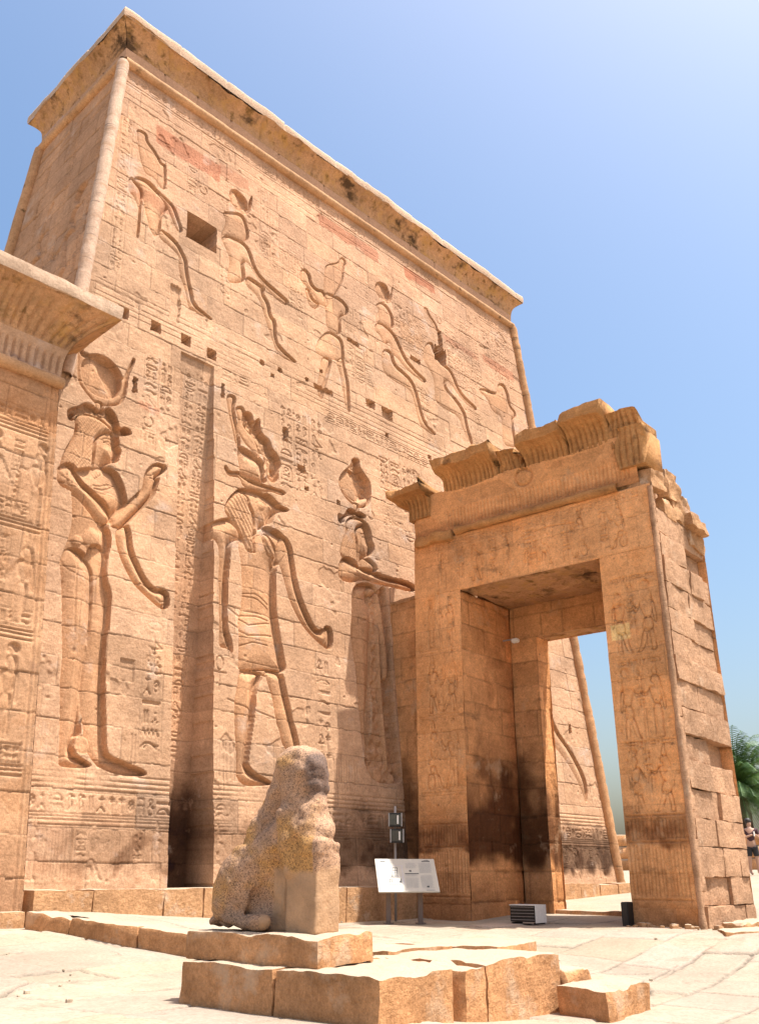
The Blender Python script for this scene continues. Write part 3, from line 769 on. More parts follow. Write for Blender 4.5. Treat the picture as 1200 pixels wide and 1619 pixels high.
('body',[(16.48,14.34),(16.64,14.68),(16.9,14.8),(16.96,14.56),(17.21,14.26),(17.54,14.25),(17.74,14.09),(17.91,13.71),(18.18,13.51),(18.68,13.39),(18.64,13.23),(18.29,13.27),(17.85,13.47),(17.43,13.83),(17.26,13.49),(17.7,13.31),(18.11,12.97),(18.14,12.57),(18.31,11.99),(18.13,11.98),(17.89,12.37),(17.78,12.76),(16.78,12.73),(16.8,13.11),(16.82,13.58),(16.61,13.82),(16.42,13.99)]),
],
'u6':[
('limb',[(19.88,14.68),(20.22,14.88),(20.44,14.64),(20.46,14.17),(20.72,14.08),(20.74,13.88),(20.51,13.68),(20.5,13.16),(20.53,12.7),(20.27,12.66),(19.87,12.56),(19.84,12.91),(19.96,13.57),(19.45,13.56),(19.28,13.95),(18.85,14.06),(19.15,14.24),(19.87,14.33)]),
],
'leg':[
('limb',[(20.27,4.86),(20.45,4.7),(20.62,4.28),(21.15,3.9),(21.76,3.06),(21.55,2.42),(21.39,2.92),(20.82,3.6),(20.21,4.0),(20.18,4.36)]),
],
}
FACE = [[(7.05,8.01),(7.15,8.09),(7.3,8.14)],[(7.09,7.97),(7.2,8.04),(7.31,8.04)],[(7.33,7.75),(7.4,7.78)],[(13.62,7.99),(13.79,8.06),(13.89,8.03)],[(13.65,7.92),(13.78,7.97),(13.88,7.97)],[(13.84,7.59),(13.94,7.63)],[(10.57,7.84),(10.72,7.93),(10.84,7.88),(10.82,7.79)],[(10.93,7.85),(10.96,7.7),(10.84,7.48)],[(6.98,7.01),(7.13,7.02),(7.27,7.1),(7.38,7.21)],[(6.96,7.07),(7.08,7.08),(7.25,7.17)],[(6.71,5.83),(6.78,5.82),(6.8,5.69),(6.81,5.1),(6.86,4.39)],[(8.01,7.62),(8.1,7.63),(8.15,7.71)],[(8.06,7.57),(8.15,7.57),(8.21,7.66)],[(8.33,5.3),(8.43,5.24),(8.54,5.29)],[(8.36,5.19),(8.48,5.19),(8.56,5.26)],[(7.03,2.79),(6.99,2.55)],[(12.37,5.29),(12.3,5.13)],[(12.45,5.29),(12.39,5.09)],[(12.53,5.29),(12.47,5.08)],[(10.22,5.77),(10.54,5.77),(10.92,5.63)],[(10.22,5.81),(10.54,5.86),(10.92,5.73)],[(10.18,5.36),(10.55,5.4),(10.91,5.39)],[(10.19,4.76),(10.49,4.88),(10.86,4.88)],[(13.4,5.97),(13.52,5.9),(13.7,5.97)],[(13.57,5.36),(13.58,5.12)]]
BUMP = [(7.31, 6.83, 0.175, 0.05), (7.06, 6.06, 0.213, 0.05), (6.76, 5.97, 0.1, 0.04), (10.7, 7.82, 0.113, 0.03), (7.22, 7.8, 0.125, 0.03), (13.44, 6.51, 0.1, 0.03)]

DEP = dict(isis=.20, horus=.20, hathor=.23, leg=.13)
NAMES = []
for i, k in enumerate(FIGS):
    sink_figure(f, FIGS[k], DEP.get(k, .12), 10 + i, .55 if k in DEP else .44, .46 if k in DEP else .17)
    for kd_, p_ in FIGS[k]:
        if kd_ in ('body', 'limb', 'crown') and not (k in DEP and kd_ == 'crown'): stroke(f, chaikin(p_, 2), .010, .016 if k in DEP else .026, True)
    NAMES.append(k)
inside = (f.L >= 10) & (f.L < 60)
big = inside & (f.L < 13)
f.A *= np.where(big[..., None], np.array((.95, .86, .76)), np.where(inside[..., None], np.array((.98, .92, .85)), 1.0))  # figures browner than the wall: shading of the cut put into the colour
Hj = np.where(inside, f.J * .012, 0); f.H -= Hj
# collar, wig and throne details
def arcs(cx, cz, r0, r1, n, a0, a1, dep=.014):
    for r_ in np.linspace(r0, r1, n): stroke(f, circ(cx, cz, r_, r_ * .8, 12, a0, a1), .011, dep)
arcs(7.25, 7.42, .20, .36, 4, 200, 330)
rr = random.Random(4)
for (xa, xb, za, zb, n) in ((6.55, 7.05, 7.35, 8.75, 170), (13.2, 13.65, 7.3, 8.3, 90)):
    for _ in range(n):
        x, z = rr.uniform(xa, xb), rr.uniform(za, zb)
        j, i = int((z - f.Z[0]) / f.d), int((x - f.X[0]) / f.d)
        if False: stroke(f, [(x, z), (x + .03, z - .015)], .010, .016)
# eyes, brows, mouths, beak and breast: the faces of the three big figures
for pts_ in FACE: stroke(f, pts_, .012, .022)
for (cx_, cz_, r_, hh_) in BUMP:
    w = f.win(cx_ - r_, cx_ + r_, cz_ - r_, cz_ + r_); xx_, zz_ = f.sub(w)
    f.H[w] += hh_ * np.clip(1 - ((xx_ - cx_) ** 2 + (zz_ - cz_) ** 2) / r_ ** 2, 0, 1) ** .7
for k in range(6):
    stroke(f, [(10.5 + k * .045, 7.25), (10.85 + k * .045, 6.45)], .008, .014)
for pl_ in ([(9.85, 5.45), (10.4, 5.2), (10.95, 5.35)], [(9.9, 3.72), (10.4, 3.62), (11.0, 3.5)], [(9.8, 5.2), (10.4, 5.0), (11.0, 5.1)]):
    stroke(f, pl_, .014, .022)
stroke(f, circ(9.72, 4.35, .08, .13, 10), .014, .03)
stroke(f, [(9.72, 4.22), (9.72, 3.85)], .014, .03); stroke(f, [(9.60, 4.18), (9.86, 4.18)], .014, .03)
for (cx, cz) in ((7.95, 8.72), (13.95, 8.55), (9.0, 15.2), (17.3, 15.75)):      # curled tips
    stroke(f, circ(cx, cz, .10, .11, 12, 140, 430), .012, .03)
for x, z in ((7.25, 10.89), (7.98, 10.91), (8.69, 10.93), (9.34, 10.89)): hole(x - .10, x + .12, z - .12, z + .13, .30, 2)
for x, z, a in ((11.22, 11.34, .06), (12.03, 11.44, .05), (14.69, 10.96, .06), (10.7, 11.3, .06), (11.0, 11.1, .05), (12.5, 11.9, .05), (16.3, 10.9, .06), (12.9, 8.55, .05), (11.95, 8.6, .05)):
    hole(x - a, x + a, z - a, z + a * .9, .16, 2)
for x0, x1, z0, z1 in ((14.0, 14.3, 11.52, 11.75), (14.55, 14.95, 11.45, 11.75), (12.25, 12.85, 11.32, 11.46), (7.56, 7.66, 9.22, 9.55), (9.62, 9.70, 9.95, 10.3), (11.3, 11.42, 9.55, 9.9),
                       (11.7, 11.92, 8.95, 9.12), (17.16, 17.34, 14.8, 15.4), (13.45, 13.85, 13.2, 13.32), (15.85, 16.25, 13.75, 13.9), (21.2, 21.3, 4.3, 4.55)):
    hole(x0, x1, z0, z1, .15, 2, .02)
hole(16.95, 17.45, 14.27, 14.78, .6, 2, .05)
# a patched slot under the throne of the first seated figure and a square repair beside the near figure
hole(8.29, 8.52, 11.26, 12.16, .05, 0, .02)
w = f.win(7.72, 7.95, 3.75, 4.1); f.H[w] -= .03
pits(f, 260, .02, .05, .02)
# flaked patches
fl = vnoise(f.ny, f.nx, 56, 4, np.random.default_rng(21))
f.H -= .018 * sm(.62, .70, fl) * (f.L == 0)
f.A *= (1 - .07 * sm(.62, .70, fl))[..., None]

# the flagstaff groove: its back stands upright, so it deepens towards the foot as the wall leans away
gl = lambda z: 8.60 + .20 * (10.62 - z) / 10.05
gr_ = lambda z: 9.41 + .27 * (10.62 - z) / 10.05
ing = (XX > gl(ZZ)) & (XX < gr_(ZZ) + .012 * nz2) & (ZZ < 10.62)
back = (13.86 - wall_y(ZZ)) * .97
gH = -(back + .004) + .006 * nz2 - .010 * f.J
tmp = Field(f.X[0], f.X[-1], f.Z[0], f.Z[-1], f.d)
for xx0, xx1 in ((8.72, 9.0), (9.03, 9.32)): column(tmp, xx0 + .06, xx1 + .06, 2.6, 10.3, .018, .015)
tH = np.zeros_like(f.H); tH[:tmp.ny, :tmp.nx] = tmp.H[:f.ny, :f.nx]
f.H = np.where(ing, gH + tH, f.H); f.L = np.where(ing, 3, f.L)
stain_shade(f, ing * sm(7.5, 6.0, ZZ + .3 * nz2) * .35, (.86, .68, .55))  # shade inside the groove painted as a browner tone
stain_shade(f, ing * sm(2.8, 1.8, ZZ + .35 * nz2), (.20, .165, .15))  # soot at the foot, deepened to paint in the groove's shade too
# window opening
hole(8.60, 9.39, 13.60, 14.32, 1.5, 4, .004)

# mesh out of the field; the wall leans, and so do its two corners
P = np.empty((f.ny, f.nx, 3))
P[..., 0] = XX + nrm[0] * f.H
P[..., 1] = wall_y(ZZ) + nrm[1] * f.H
P[..., 2] = ZZ + nrm[2] * f.H
P[..., 1] = np.where(f.L == 3, wall_y(ZZ) - f.H, P[..., 1]); P[..., 2] = np.where(f.L == 3, ZZ, P[..., 2])
xc = .5 * (XX[:-1, :-1] + XX[1:, 1:]); zc = .5 * (ZZ[:-1, :-1] + ZZ[1:, 1:])
okf = (xc > np.where(zc < 9.6, 5.6, XL(zc) + .02)) & (xc < XR(zc))
Lf = np.maximum(np.maximum(f.L[:-1, :-1], f.L[1:, 1:]), np.maximum(f.L[:-1, 1:], f.L[1:, :-1]))
f.A = np.clip(f.A, .01, .85)
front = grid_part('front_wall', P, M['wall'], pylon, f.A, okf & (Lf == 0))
for i in range(len(HOLES)):
    if (okf & (Lf == 101 + i)).any(): grid_part('socket_hole', P, M['wall'], front, f.A, okf & (Lf == 101 + i))
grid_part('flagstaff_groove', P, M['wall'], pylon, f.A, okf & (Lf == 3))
grid_part('window_opening', P, M['wall'], pylon, f.A, okf & (Lf == 4))
FL = dict(isis='tall carved goddess with disc and horns, one hand raised', horus='carved falcon headed god striding in a double crown',
          hathor='carved goddess with horned disc and outstretched arm', u1='seated carved king in tall crown, upper row', u2='seated carved goddess with round disc, upper row',
          u3='standing carved king offering, upper row', u4='seated carved goddess with disc and horns, upper row', u5='battered seated carved god with a hole in his head, upper row',
          u6='battered standing carved figure near the right corner', leg='carved striding leg seen through the gateway')
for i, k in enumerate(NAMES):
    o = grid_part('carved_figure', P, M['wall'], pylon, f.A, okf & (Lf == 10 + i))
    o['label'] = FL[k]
del P, XX, ZZ, tmp, tH, gH


# ------------------------------------------------------------------ sweeps, tubes, worn blocks
def tube(name, pts, rad, mat, parent, seg=14, rough=.01, r=None, smooth=True, caps=True, joint=0):
    """worn round moulding along a polyline (world points), radius may vary"""
    pts = [Vector(p) for p in pts]
    # resample
    out = [pts[0]]
    for a, b in zip(pts[:-1], pts[1:]):
        n = max(int((b - a).length / .10), 1)
        for i in range(1, n + 1): out.append(a.lerp(b, i / n))
    V = []
    d = (out[-1] - out[0]).normalized()
    up = Vector((0, 0, 1)) if abs(d.z) < .8 else Vector((0, -1, 0))
    for i, p in enumerate(out):
        t = (out[min(i + 1, len(out) - 1)] - out[max(i - 1, 0)]).normalized()
        s = t.cross(up).normalized(); u = s.cross(t).normalized()
        for k in range(seg):
            a = 2 * math.pi * k / seg
            V.append(p + s * (math.cos(a) * rad) + u * (math.sin(a) * rad))
    V = np.array([tuple(v) for v in V])
    C = np.repeat(np.array([tuple(p) for p in out]), seg, 0)
    dv = (V - C); V = C + dv * (1 + rough / rad * noise3(V, 3.0, 3))[:, None]
    if joint:
        ln = np.repeat(np.arange(len(out)), seg); V = np.where((ln % joint == 0)[:, None], C + (V - C) * .90, V)
    n = len(out); F = []
    for i in range(n - 1):
        for k in range(seg):
            k2 = (k + 1) % seg
            F.append((i * seg + k, i * seg + k2, (i + 1) * seg + k2, (i + 1) * seg + k))
    me = mesh_np(name, V, np.array(F))
    o = link(name, me, mat, parent, smooth)
    return o


def worn_box_bm(bm, c, size, rz=0.0, seg=.09, amp=.012, bev=.02, seed=0.0, skew=0.0, taper=0.0, freq=3.0, basis=None):
    """a stone block: subdivided box, corners rounded off, faces uneven. centre c, size (x,y,z)"""
    sx, sy, sz = size
    n = [max(int(round(s / seg)), 2) for s in size]
    pts = {}
    def vert(i, j, k):
        key = (i, j, k)
        if key in pts: return pts[key]
        p = np.array((i / n[0] - .5, j / n[1] - .5, k / n[2] - .5)) * np.array(size)
        h = np.array(size) / 2
        inner = np.maximum(h - bev, 0)
        q = np.clip(p, -inner, inner)
        d = p - q; L = np.linalg.norm(d)
        if L > 1e-9 and (np.abs(d) > 1e-9).sum() > 1: p = q + d / L * bev
        pts[key] = bm.verts.new(p)
        return pts[key]
    quads = []
    for i in range(n[0]):
        for j in range(n[1]):
            quads.append([(i, j, 0), (i, j + 1, 0), (i + 1, j + 1, 0), (i + 1, j, 0)])
            quads.append([(i, j, n[2]), (i + 1, j, n[2]), (i + 1, j + 1, n[2]), (i, j + 1, n[2])])
    for i in range(n[0]):
        for k in range(n[2]):
            quads.append([(i, 0, k), (i + 1, 0, k), (i + 1, 0, k + 1), (i, 0, k + 1)])
            quads.append([(i, n[1], k), (i, n[1], k + 1), (i + 1, n[1], k + 1), (i + 1, n[1], k)])
    for j in range(n[1]):
        for k in range(n[2]):
            quads.append([(0, j, k), (0, j, k + 1), (0, j + 1, k + 1), (0, j + 1, k)])
            quads.append([(n[0], j, k), (n[0], j + 1, k), (n[0], j + 1, k + 1), (n[0], j, k + 1)])
    fs = [bm.faces.new([vert(*q) for q in qd]) for qd in quads]
    vs = list(pts.values())
    Pn = np.array([tuple(v.co) for v in vs])
    hz = Pn[:, 2] / sz + .5
    Pn[:, 0] *= 1 - taper * hz; Pn[:, 1] *= 1 - taper * hz
    Q = Pn + np.array((seed * 3.1, seed * 1.7, seed * 2.3))
    disp = np.stack([noise3(Q + k * 7.7, freq, 3) for k in range(3)], 1) * amp
    Pn = Pn + disp
    ca, sa = math.cos(rz), math.sin(rz)
    if basis is None:
        Wp = np.stack([Pn[:, 0] * ca - Pn[:, 1] * sa, Pn[:, 0] * sa + Pn[:, 1] * ca, Pn[:, 2]], 1) + np.array(c)
    else:
        Wp = Pn @ np.array(basis) + np.array(c)
    for v, w_ in zip(vs, Wp): v.co = w_
    return fs


def worn_box(name, c, size, mat, parent=None, **k):
    bm = bmesh.new()
    worn_box_bm(bm, c, size, **k)
    return bm_obj(name, bm, mat, parent, smooth='edge')


def quad_block(name, foot, z0, z1, mat, parent=None, seg=.06, amp=.012, bev=.025, seed=0.0, ztop=None, chip=0.0):
    """a block over any four-cornered footprint [(x,y)x4, anticlockwise]; made as a unit box and mapped"""
    bm = bmesh.new()
    a, b, c, d = [np.array(p, float) for p in foot]
    L = (np.linalg.norm(b - a) + np.linalg.norm(c - d)) / 2; Wd = (np.linalg.norm(d - a) + np.linalg.norm(c - b)) / 2
    worn_box_bm(bm, (0, 0, 0), (L, Wd, z1 - z0), seg=seg, amp=0.0, bev=bev)
    vs = list(bm.verts)
    Pn = np.array([tuple(v.co) for v in vs])
    u = Pn[:, 0] / L + .5; v = Pn[:, 1] / Wd + .5
    xy = (1 - u)[:, None] * (1 - v)[:, None] * a + u[:, None] * (1 - v)[:, None] * b + u[:, None] * v[:, None] * c + (1 - u)[:, None] * v[:, None] * d
    t = Pn[:, 2] / (z1 - z0) + .5
    zt = np.full(len(vs), z1) if ztop is None else (1 - u) * (1 - v) * ztop[0] + u * (1 - v) * ztop[1] + u * v * ztop[2] + (1 - u) * v * ztop[3]
    z = z0 + t * (zt - z0)
    Wp = np.column_stack([xy, z])
    Q = Wp + seed * 2.3
    Wp += np.stack([noise3(Q + k * 7.7, 2.6, 4) for k in range(3)], 1) * amp
    Wp += np.stack([noise3(Q + k * 5.1 + 40, 11.0, 2) for k in range(3)], 1) * min(amp * .35, .006)
    edge_ = ((np.minimum(u, 1 - u) * L < .05).astype(int) + (np.minimum(v, 1 - v) * Wd < .05) + (t > .9)) >= 2
    Wp[:, 2] -= edge_ * np.clip(noise3(Q + 77, 5.0, 2), 0, 1) * min(.03, (z1 - z0) * .1)
    if chip:
        cn = np.clip(noise3(Q + 31, 2.2, 2) - .25, 0, 1) * (t > .6)
        Wp[:, 2] -= chip * cn
    for q, w_ in zip(vs, Wp): q.co = w_
    return bm_obj(name, bm, mat, parent, smooth='edge')


def cavetto(t): return t ** 2.6


# -- cornice of the pylon: one profile carried round three sides with mitred corners
ZT = 17.45
FW = wall_y(ZT)                       # wall face at the torus
XLt, XRt, YBK = 6.80, 21.15, FW + 3.88
def sweep_side(name, prof, mat, parent, side, rough=.012, blk=None, z_wob=0.0, flute=0.0):
    """prof: list of (offset out of wall, z). side 'front','left','right'"""
    n = len(prof)
    L0 = (XRt - XLt) if side == 'front' else (YBK - FW)
    m = int(L0 / .035)
    V = np.empty((n, m + 1, 3))
    for i, (o, z) in enumerate(prof):
        t = np.linspace(0, 1, m + 1)
        if side == 'front':
            V[i, :, 0] = (XLt - o) + t * (XRt - XLt + 2 * o); V[i, :, 1] = FW - o
        elif side == 'left':
            V[i, :, 0] = XLt - o; V[i, :, 1] = (YBK + o) - t * (YBK - FW + 2 * o)
        else:
            V[i, :, 0] = XRt + o; V[i, :, 1] = (FW - o) + t * (YBK - FW + 2 * o)
        V[i, :, 2] = z
    # each stone of the cornice sits a little differently
    r = np.random.default_rng(len(name) + len(side))
    x = 0.0; dz = np.zeros(m + 1); do = np.zeros(m + 1); jt = np.zeros(m + 1)
    while x < L0:
        l = r.uniform(.9, 1.9); a, b = int(x / L0 * m), int(min((x + l) / L0, 1) * m) + 1
        dz[a:b] = r.normal(0, z_wob); do[a:b] = r.normal(0, z_wob * .7)
        if b < m: jt[b - 1] = 1
        x += l
    edge = np.clip(np.minimum(np.arange(m + 1), m - np.arange(m + 1)) / 6.0, 0, 1)
    dz *= edge; do *= edge; jt *= edge
    wt = np.linspace(0, 1, n)[:, None]
    V[..., 2] += dz * wt
    ax = 1 if side == 'front' else 0
    sg = -1 if side in ('front', 'left') else 1
    V[..., ax] += sg * (do * wt - jt * .03 * (wt > .05))
    xs_ = V[..., 0] if side == 'front' else V[..., 1]
    V[..., ax] += sg * flute * np.abs(np.sin(xs_ / .16 * math.pi)) * np.sin(np.pi * wt) ** .5
    fl = V.reshape(-1, 3); nn = noise3(fl, 1.8, 4).reshape(n, m + 1) * rough * (.3 + wt)
    V[..., ax] += sg * nn * edge; V[..., 2] += nn * .6
    return grid_part(name, V, mat, parent, None, None, flip=False)

prof_f = [(.0, 17.55), (.005, 17.72), (.01, 17.88)]
prof_c = [(.012 + .30 * cavetto(t), 17.88 + .50 * t) for t in np.linspace(0, 1, 9)]
prof_l = [(.315, 18.38), (.325, 18.44), (.325, 18.56), (.31, 18.63), (.25, 18.655), (.1, 18.66), (-1.2, 18.67)]
corn = None
for side in ('front', 'left', 'right'):
    fz = sweep_side('frieze', prof_f, M['frieze'], pylon, side, .012)
    c_ = sweep_side('cornice', prof_c, M['cornice'], pylon, side, .05, z_wob=.02, flute=.018)
    sweep_side('cornice_lip', prof_l, M['lip'], c_, side, .035, z_wob=.022)
worn_box('roof', ((XLt + XRt) / 2, (FW + YBK) / 2, 18.62), (XRt - XLt - .6, YBK - FW - .6, .08), M['lip'], pylon, seg=.8)
rt = .115
tube('torus_moulding', [(XLt - .02, FW - .02, ZT), (XRt + .02, FW - .02, ZT)], rt, M['torus'], pylon, rough=.012)
tube('torus_moulding', [(XLt - .02, YBK, ZT), (XLt - .02, FW - .02, ZT)], rt, M['torus'], pylon, rough=.012)
tube('torus_moulding', [(XRt + .02, FW - .02, ZT), (XRt + .02, YBK, ZT)], rt, M['torus'], pylon, rough=.012)
tube('corner_moulding', [(XL(17.4) - .02, wall_y(17.4), 17.42), (XL(9.0) - .02, wall_y(9.0), 9.0)], .135, M['pale'], pylon, 18, .008, joint=6)
tube('corner_moulding', [(XR(17.4) + .02, wall_y(17.4), 17.42), (XR(.6) + .02, wall_y(.6), .6)], .15, M['pier'], pylon, 18, .016, joint=6)
tube('corner_moulding', [(XL(17.4) - .02, YBK - .1, 17.42), (XL(9.0) - .02, YBK + .35, 9.0)], .15, M['torus'], pylon, 14, .012)
# side walls (left one carved), right one and back
fs = Field(0, 4.4, 8.6, 17.42, .03)
courses(fs, [8.6 + .52 * i for i in range(19)], .7, 1.6, .02, .05, PINK * np.array((.97, .9, .84)), 31)
fs.H += .008 * vnoise(fs.ny, fs.nx, 40, 4)
FS = [(1.0, 10.2, 4.2), (2.6, 10.2, 4.4), (3.9, 10.2, 4.0)]
for (xx, zz, hh) in FS: small_figure(fs, xx, zz, hh, 1, .13)
for (a, b) in ((.3, .6), (1.8, 2.1), (3.2, 3.5)): column(fs, a, b, 12.5, 16.5, .02, .02)
for z in (16.6, 16.9, 9.9): stroke(fs, [(0, z), (4.3, z)], .02, .03)
TX, TZ = np.meshgrid(fs.X, fs.Z)
yw = lambda z: FW - BAT * (ZT - z) * 1.0
Pl = np.empty((fs.ny, fs.nx, 3))
Pl[..., 0] = XL(TZ) - fs.H; Pl[..., 1] = yw(TZ) + TX * (1 + .02 * (ZT - TZ))* (YBK - FW) / 4.4; Pl[..., 2] = TZ
grid_part('side_wall', Pl, M['wall'], pylon, fs.A, None, flip=True)
Vr = np.array([(XR(.5), wall_y(.5), .5), (XR(17.5), wall_y(17.5), 17.5), (XR(17.5), YBK, 17.5), (XR(.5), YBK + .9, .5)])
link('side_wall', mesh_np('side_wall', Vr, np.array([(3, 2, 1, 0)])), M['frieze'], pylon)
Vb = np.array([(XL(.5), YBK + .9, .5), (XR(.5), YBK + .9, .5), (XRt, YBK, 17.5), (XLt, YBK, 17.5)])
link('back_wall', mesh_np('back_wall', Vb, np.array([(3, 2, 1, 0)])), M['frieze'], pylon)

# the foot course in front of the wall
def foot_course(x0, x1, y, ztop, seed, parent):
    r = random.Random(seed)
    bm = bmesh.new(); x = x0
    while x < x1 - .05:
        l = min(r.uniform(.7, 1.5), x1 - x)
        zt = ztop + r.uniform(-.02, .015)
        worn_box_bm(bm, (x + l / 2, y + .4, zt / 2 - .1), (l - .012, .8 + r.uniform(-.03, .03), zt + .2), seg=.08, amp=.014, bev=.012, seed=x)
        x += l
    return bm_obj('foot_course', bm, M['rough'], parent, 'edge')
foot_course(6.33, 14.5, 12.50, .575, 3, pylon)
foot_course(16.9, 23.2, 12.62, .60, 4, pylon)

# ------------------------------------------------------------------ the gate at the left edge of the picture
portal = empty('temple_portal', (4.9, 12.9, 0.0), 'carved sandstone portal with flared ribbed cornice beside the tall pylon', 'portal')
PY = lambda z: 12.62 + .012 * z
PX = lambda z: 6.27 - .067 * z
fp = Field(3.3, 6.3, .25, 9.0, .0185)
courses(fp, [.2 + .55 * i for i in range(18)], .6, 1.4, .014, .05, PINK * np.array((1.0, .94, .87)), 41)
fp.H += .006 * vnoise(fp.ny, fp.nx, 50, 4)
QX, QZ = np.meshgrid(fp.X, fp.Z)
n2 = vnoise(fp.ny, fp.nx, 30, 4)
for zb in (2.05, 3.95, 5.6, 7.15):
    for q in (0, .07, .13): stroke(fp, [(3.3, zb + q), (PX(zb) - .15, zb + q)], .016, .03)
    row(fp, 3.4, PX(zb) - .2, zb + .18, zb + .42, .02, .016)
    for xx in (4.0, 4.85, 5.6): small_figure(fp, xx, zb - 1.42, 1.36 if zb > 3 else 1.2, 1 if xx < 5 else -1, .05)
    for xx in (4.35, 5.15): column(fp, xx, xx + .17, zb - 1.2, zb - .1, .016, .013)
stroke(fp, [(PX(.3) - .12, .3), (PX(8.2) - .12, 8.2)], .016, .025); stroke(fp, [(PX(.3) - .05, .3), (PX(8.2) - .05, 8.2)], .012, .018)
lines_v(fp, 3.4, 6.0, 2.1, 2.5, .08, .02, .016)
stain_shade(fp, sm(7.0, 7.9, QZ + .5 * n2) * .5, (.85, .68, .5))  # shade under the cornice painted into the top of the wall
stain_shade(fp, sm(.2, .5, n2) * .35, (.85, .72, .58))
stain_shade(fp, sm(1.5, .6, QZ + .3 * n2) * .4, (.6, .52, .47))
Pp = np.empty((fp.ny, fp.nx, 3)); Pp[..., 0] = QX; Pp[..., 1] = PY(QZ) - fp.H; Pp[..., 2] = QZ
xc = .5 * (QX[:-1, :-1] + QX[1:, 1:]); zc = .5 * (QZ[:-1, :-1] + QZ[1:, 1:])
grid_part('front_wall', Pp, M['wall'], portal, np.clip(fp.A, .01, .85), (xc < PX(zc)) & (zc < 8.25))
Vs = np.array([(PX(.2), PY(.2), .2), (PX(9.3), PY(9.3), 9.3), (PX(9.3), 14.4, 9.3), (PX(.2), 14.4, .2)])
link('side_wall', mesh_np('side_wall', Vs, np.array([(3, 2, 1, 0)])), M['frieze'], portal)
tube('torus_moulding', [(3.0, PY(8.22) - .03, 8.22), (PX(8.2) + .03, PY(8.2) - .03, 8.22)], .10, M['torus'], portal, 14, .015)
M['band'] = stone('band_sandstone', (.47, .29, .18), .16, .12, .02, [((.25, .16, .13), 2.4, .58, .74, (1, 1, 2.2)), ((.52, .38, .29), 1.4, .55, .75, None)])
# cavetto with ribs, turned round the corner; lower band of upright strokes
PYc = PY(8.3); PXc = PX(8.3)
def p_cornice():
    T = np.linspace(0, 1, 40)
    prof = [(.0, 8.32)] + [(.005 + .62 * t ** 3.0, 8.36 + 1.10 * t) for t in T]
    n = len(prof); xs = np.arange(3.0, PXc, .009); m = len(xs)
    Vf = np.empty((n, m, 3)); nz_ = vnoise(n, m, 60, 3)
    xr = (xs + .006 * np.sin(xs * 9)) / .125; gd = np.abs(xr - np.round(xr)) * .125
    rib = -.050 * np.exp(-(gd / .020) ** 2)
    for i, (o, z) in enumerate(prof):
        t = (z - 8.32) / 1.14
        zone = sm(.02, .06, t) * sm(.36, .30, t) + sm(.46 , .52, t) * sm(1.0, .93, t)
        o2 = o + rib * zone * (1 if t < .4 else .9) + .012 * nz_[i]
        Vf[i, :, 0] = xs; Vf[i, :, 1] = PYc - o2; Vf[i, :, 2] = z
    # stretch the last metre to meet the mitre
    for i, (o, z) in enumerate(prof):
        k = sm(PXc - .9, PXc, xs); Vf[i, :, 0] = xs + k * (o + .0)
    jl = int(n * .44)
    a = grid_part('cornice', Vf[jl:], M['cornice'], portal)
    grid_part('frieze', Vf[:jl + 1], M['band'], portal)
    ys = np.arange(0, 2.0, .05); Vs_ = np.empty((n, len(ys), 3))
    for i, (o, z) in enumerate(prof):
        Vs_[i, :, 0] = PXc + o; Vs_[i, :, 1] = PYc - o + ys * (1.2 + o) / 1.2; Vs_[i, :, 2] = z
    b = grid_part('cornice', Vs_, M['cornice'], portal)
    lp = worn_box('cornice_lip', ((3.0 + PXc + .64) / 2, PYc - .64 + 1.25, 9.585), (PXc + .64 - 3.0, 2.5, .25), M['lip'], a, seg=.07, amp=.03, bev=.03)
p_cornice()
worn_box('body', (4.6, 13.6, 4.5), (2.2, 1.2, 9.0), M['frieze'], portal, seg=.6, amp=.0)
worn_box('foot_course', (4.7, 12.75, .16), (3.1, .5, .32), M['rough'], portal, seg=.08, amp=.02, bev=.03)


# ------------------------------------------------------------------ the free-standing gateway on the right
GO = np.array((14.62, 7.05)); GG = np.array((-.0794, .9968)); GD = np.array((.9968, .0794))
def gp(s, t, z):
    """s along the front (towards the pylon), t into the wall, z up"""
    q = GO + GG * s + GD * t
    return (q[0], q[1], z)
def gp_arr(s, t, z):
    return np.stack([GO[0] + GG[0] * s + GD[0] * t, GO[1] + GG[1] * s + GD[1] * t, z], -1)
GB = [(-GG[0], -GG[1], 0), (GD[0], GD[1], 0), (0, 0, 1)]     # local x = away from pylon, y = into wall
gate = empty('stone_gateway', (*gp(2.75, 1.2, 0)[:2], 0.0), 'free standing orange sandstone gateway with broken cornice in front of the pylon', 'gateway')
S0, S1, ZD = 1.15, 4.32, 6.32

# fields run with x = 5.5 - s so that writing and figures are not mirrored
fg = Field(0, 5.5, -.25, 7.56, .0145)
courses(fg, [-.25 + .53 * i for i in range(12)] + [6.34, 7.0, 7.8], .8, 1.7, .008, .05, ORANGE, 51, .004, .22)
fg.H += .007 * vnoise(fg.ny, fg.nx, 70, 4) + .002 * vnoise(fg.ny, fg.nx, 6, 2)
GX, GZ = np.meshgrid(fg.X, fg.Z)
g2 = vnoise(fg.ny, fg.nx, 34, 4); g1 = vnoise(fg.ny, fg.nx, 100, 4)
fg.A *= (1 + .08 * g1)[..., None]
def gfig(x, z, h, fl=1, D=.045, crown=None): small_figure(fg, x, z, h, fl, D, crown, 0, .030)
for zb, h in ((1.75, 1.05), (2.95, 1.25), (4.45, 1.3)):                    # right jamb
    gfig(4.62, zb, h, 1); gfig(5.16, zb, h, -1)
    for q in (0, .05, .09): stroke(fg, [(4.4, zb - .05 - q), (5.4, zb - .05 - q)], .011, .012)
    column(fg, 4.80, 4.95, zb + .4, zb + h, .022, .013)
    row(fg, 4.45, 5.35, zb + h + .02, zb + h + .14, .02, .012, False)
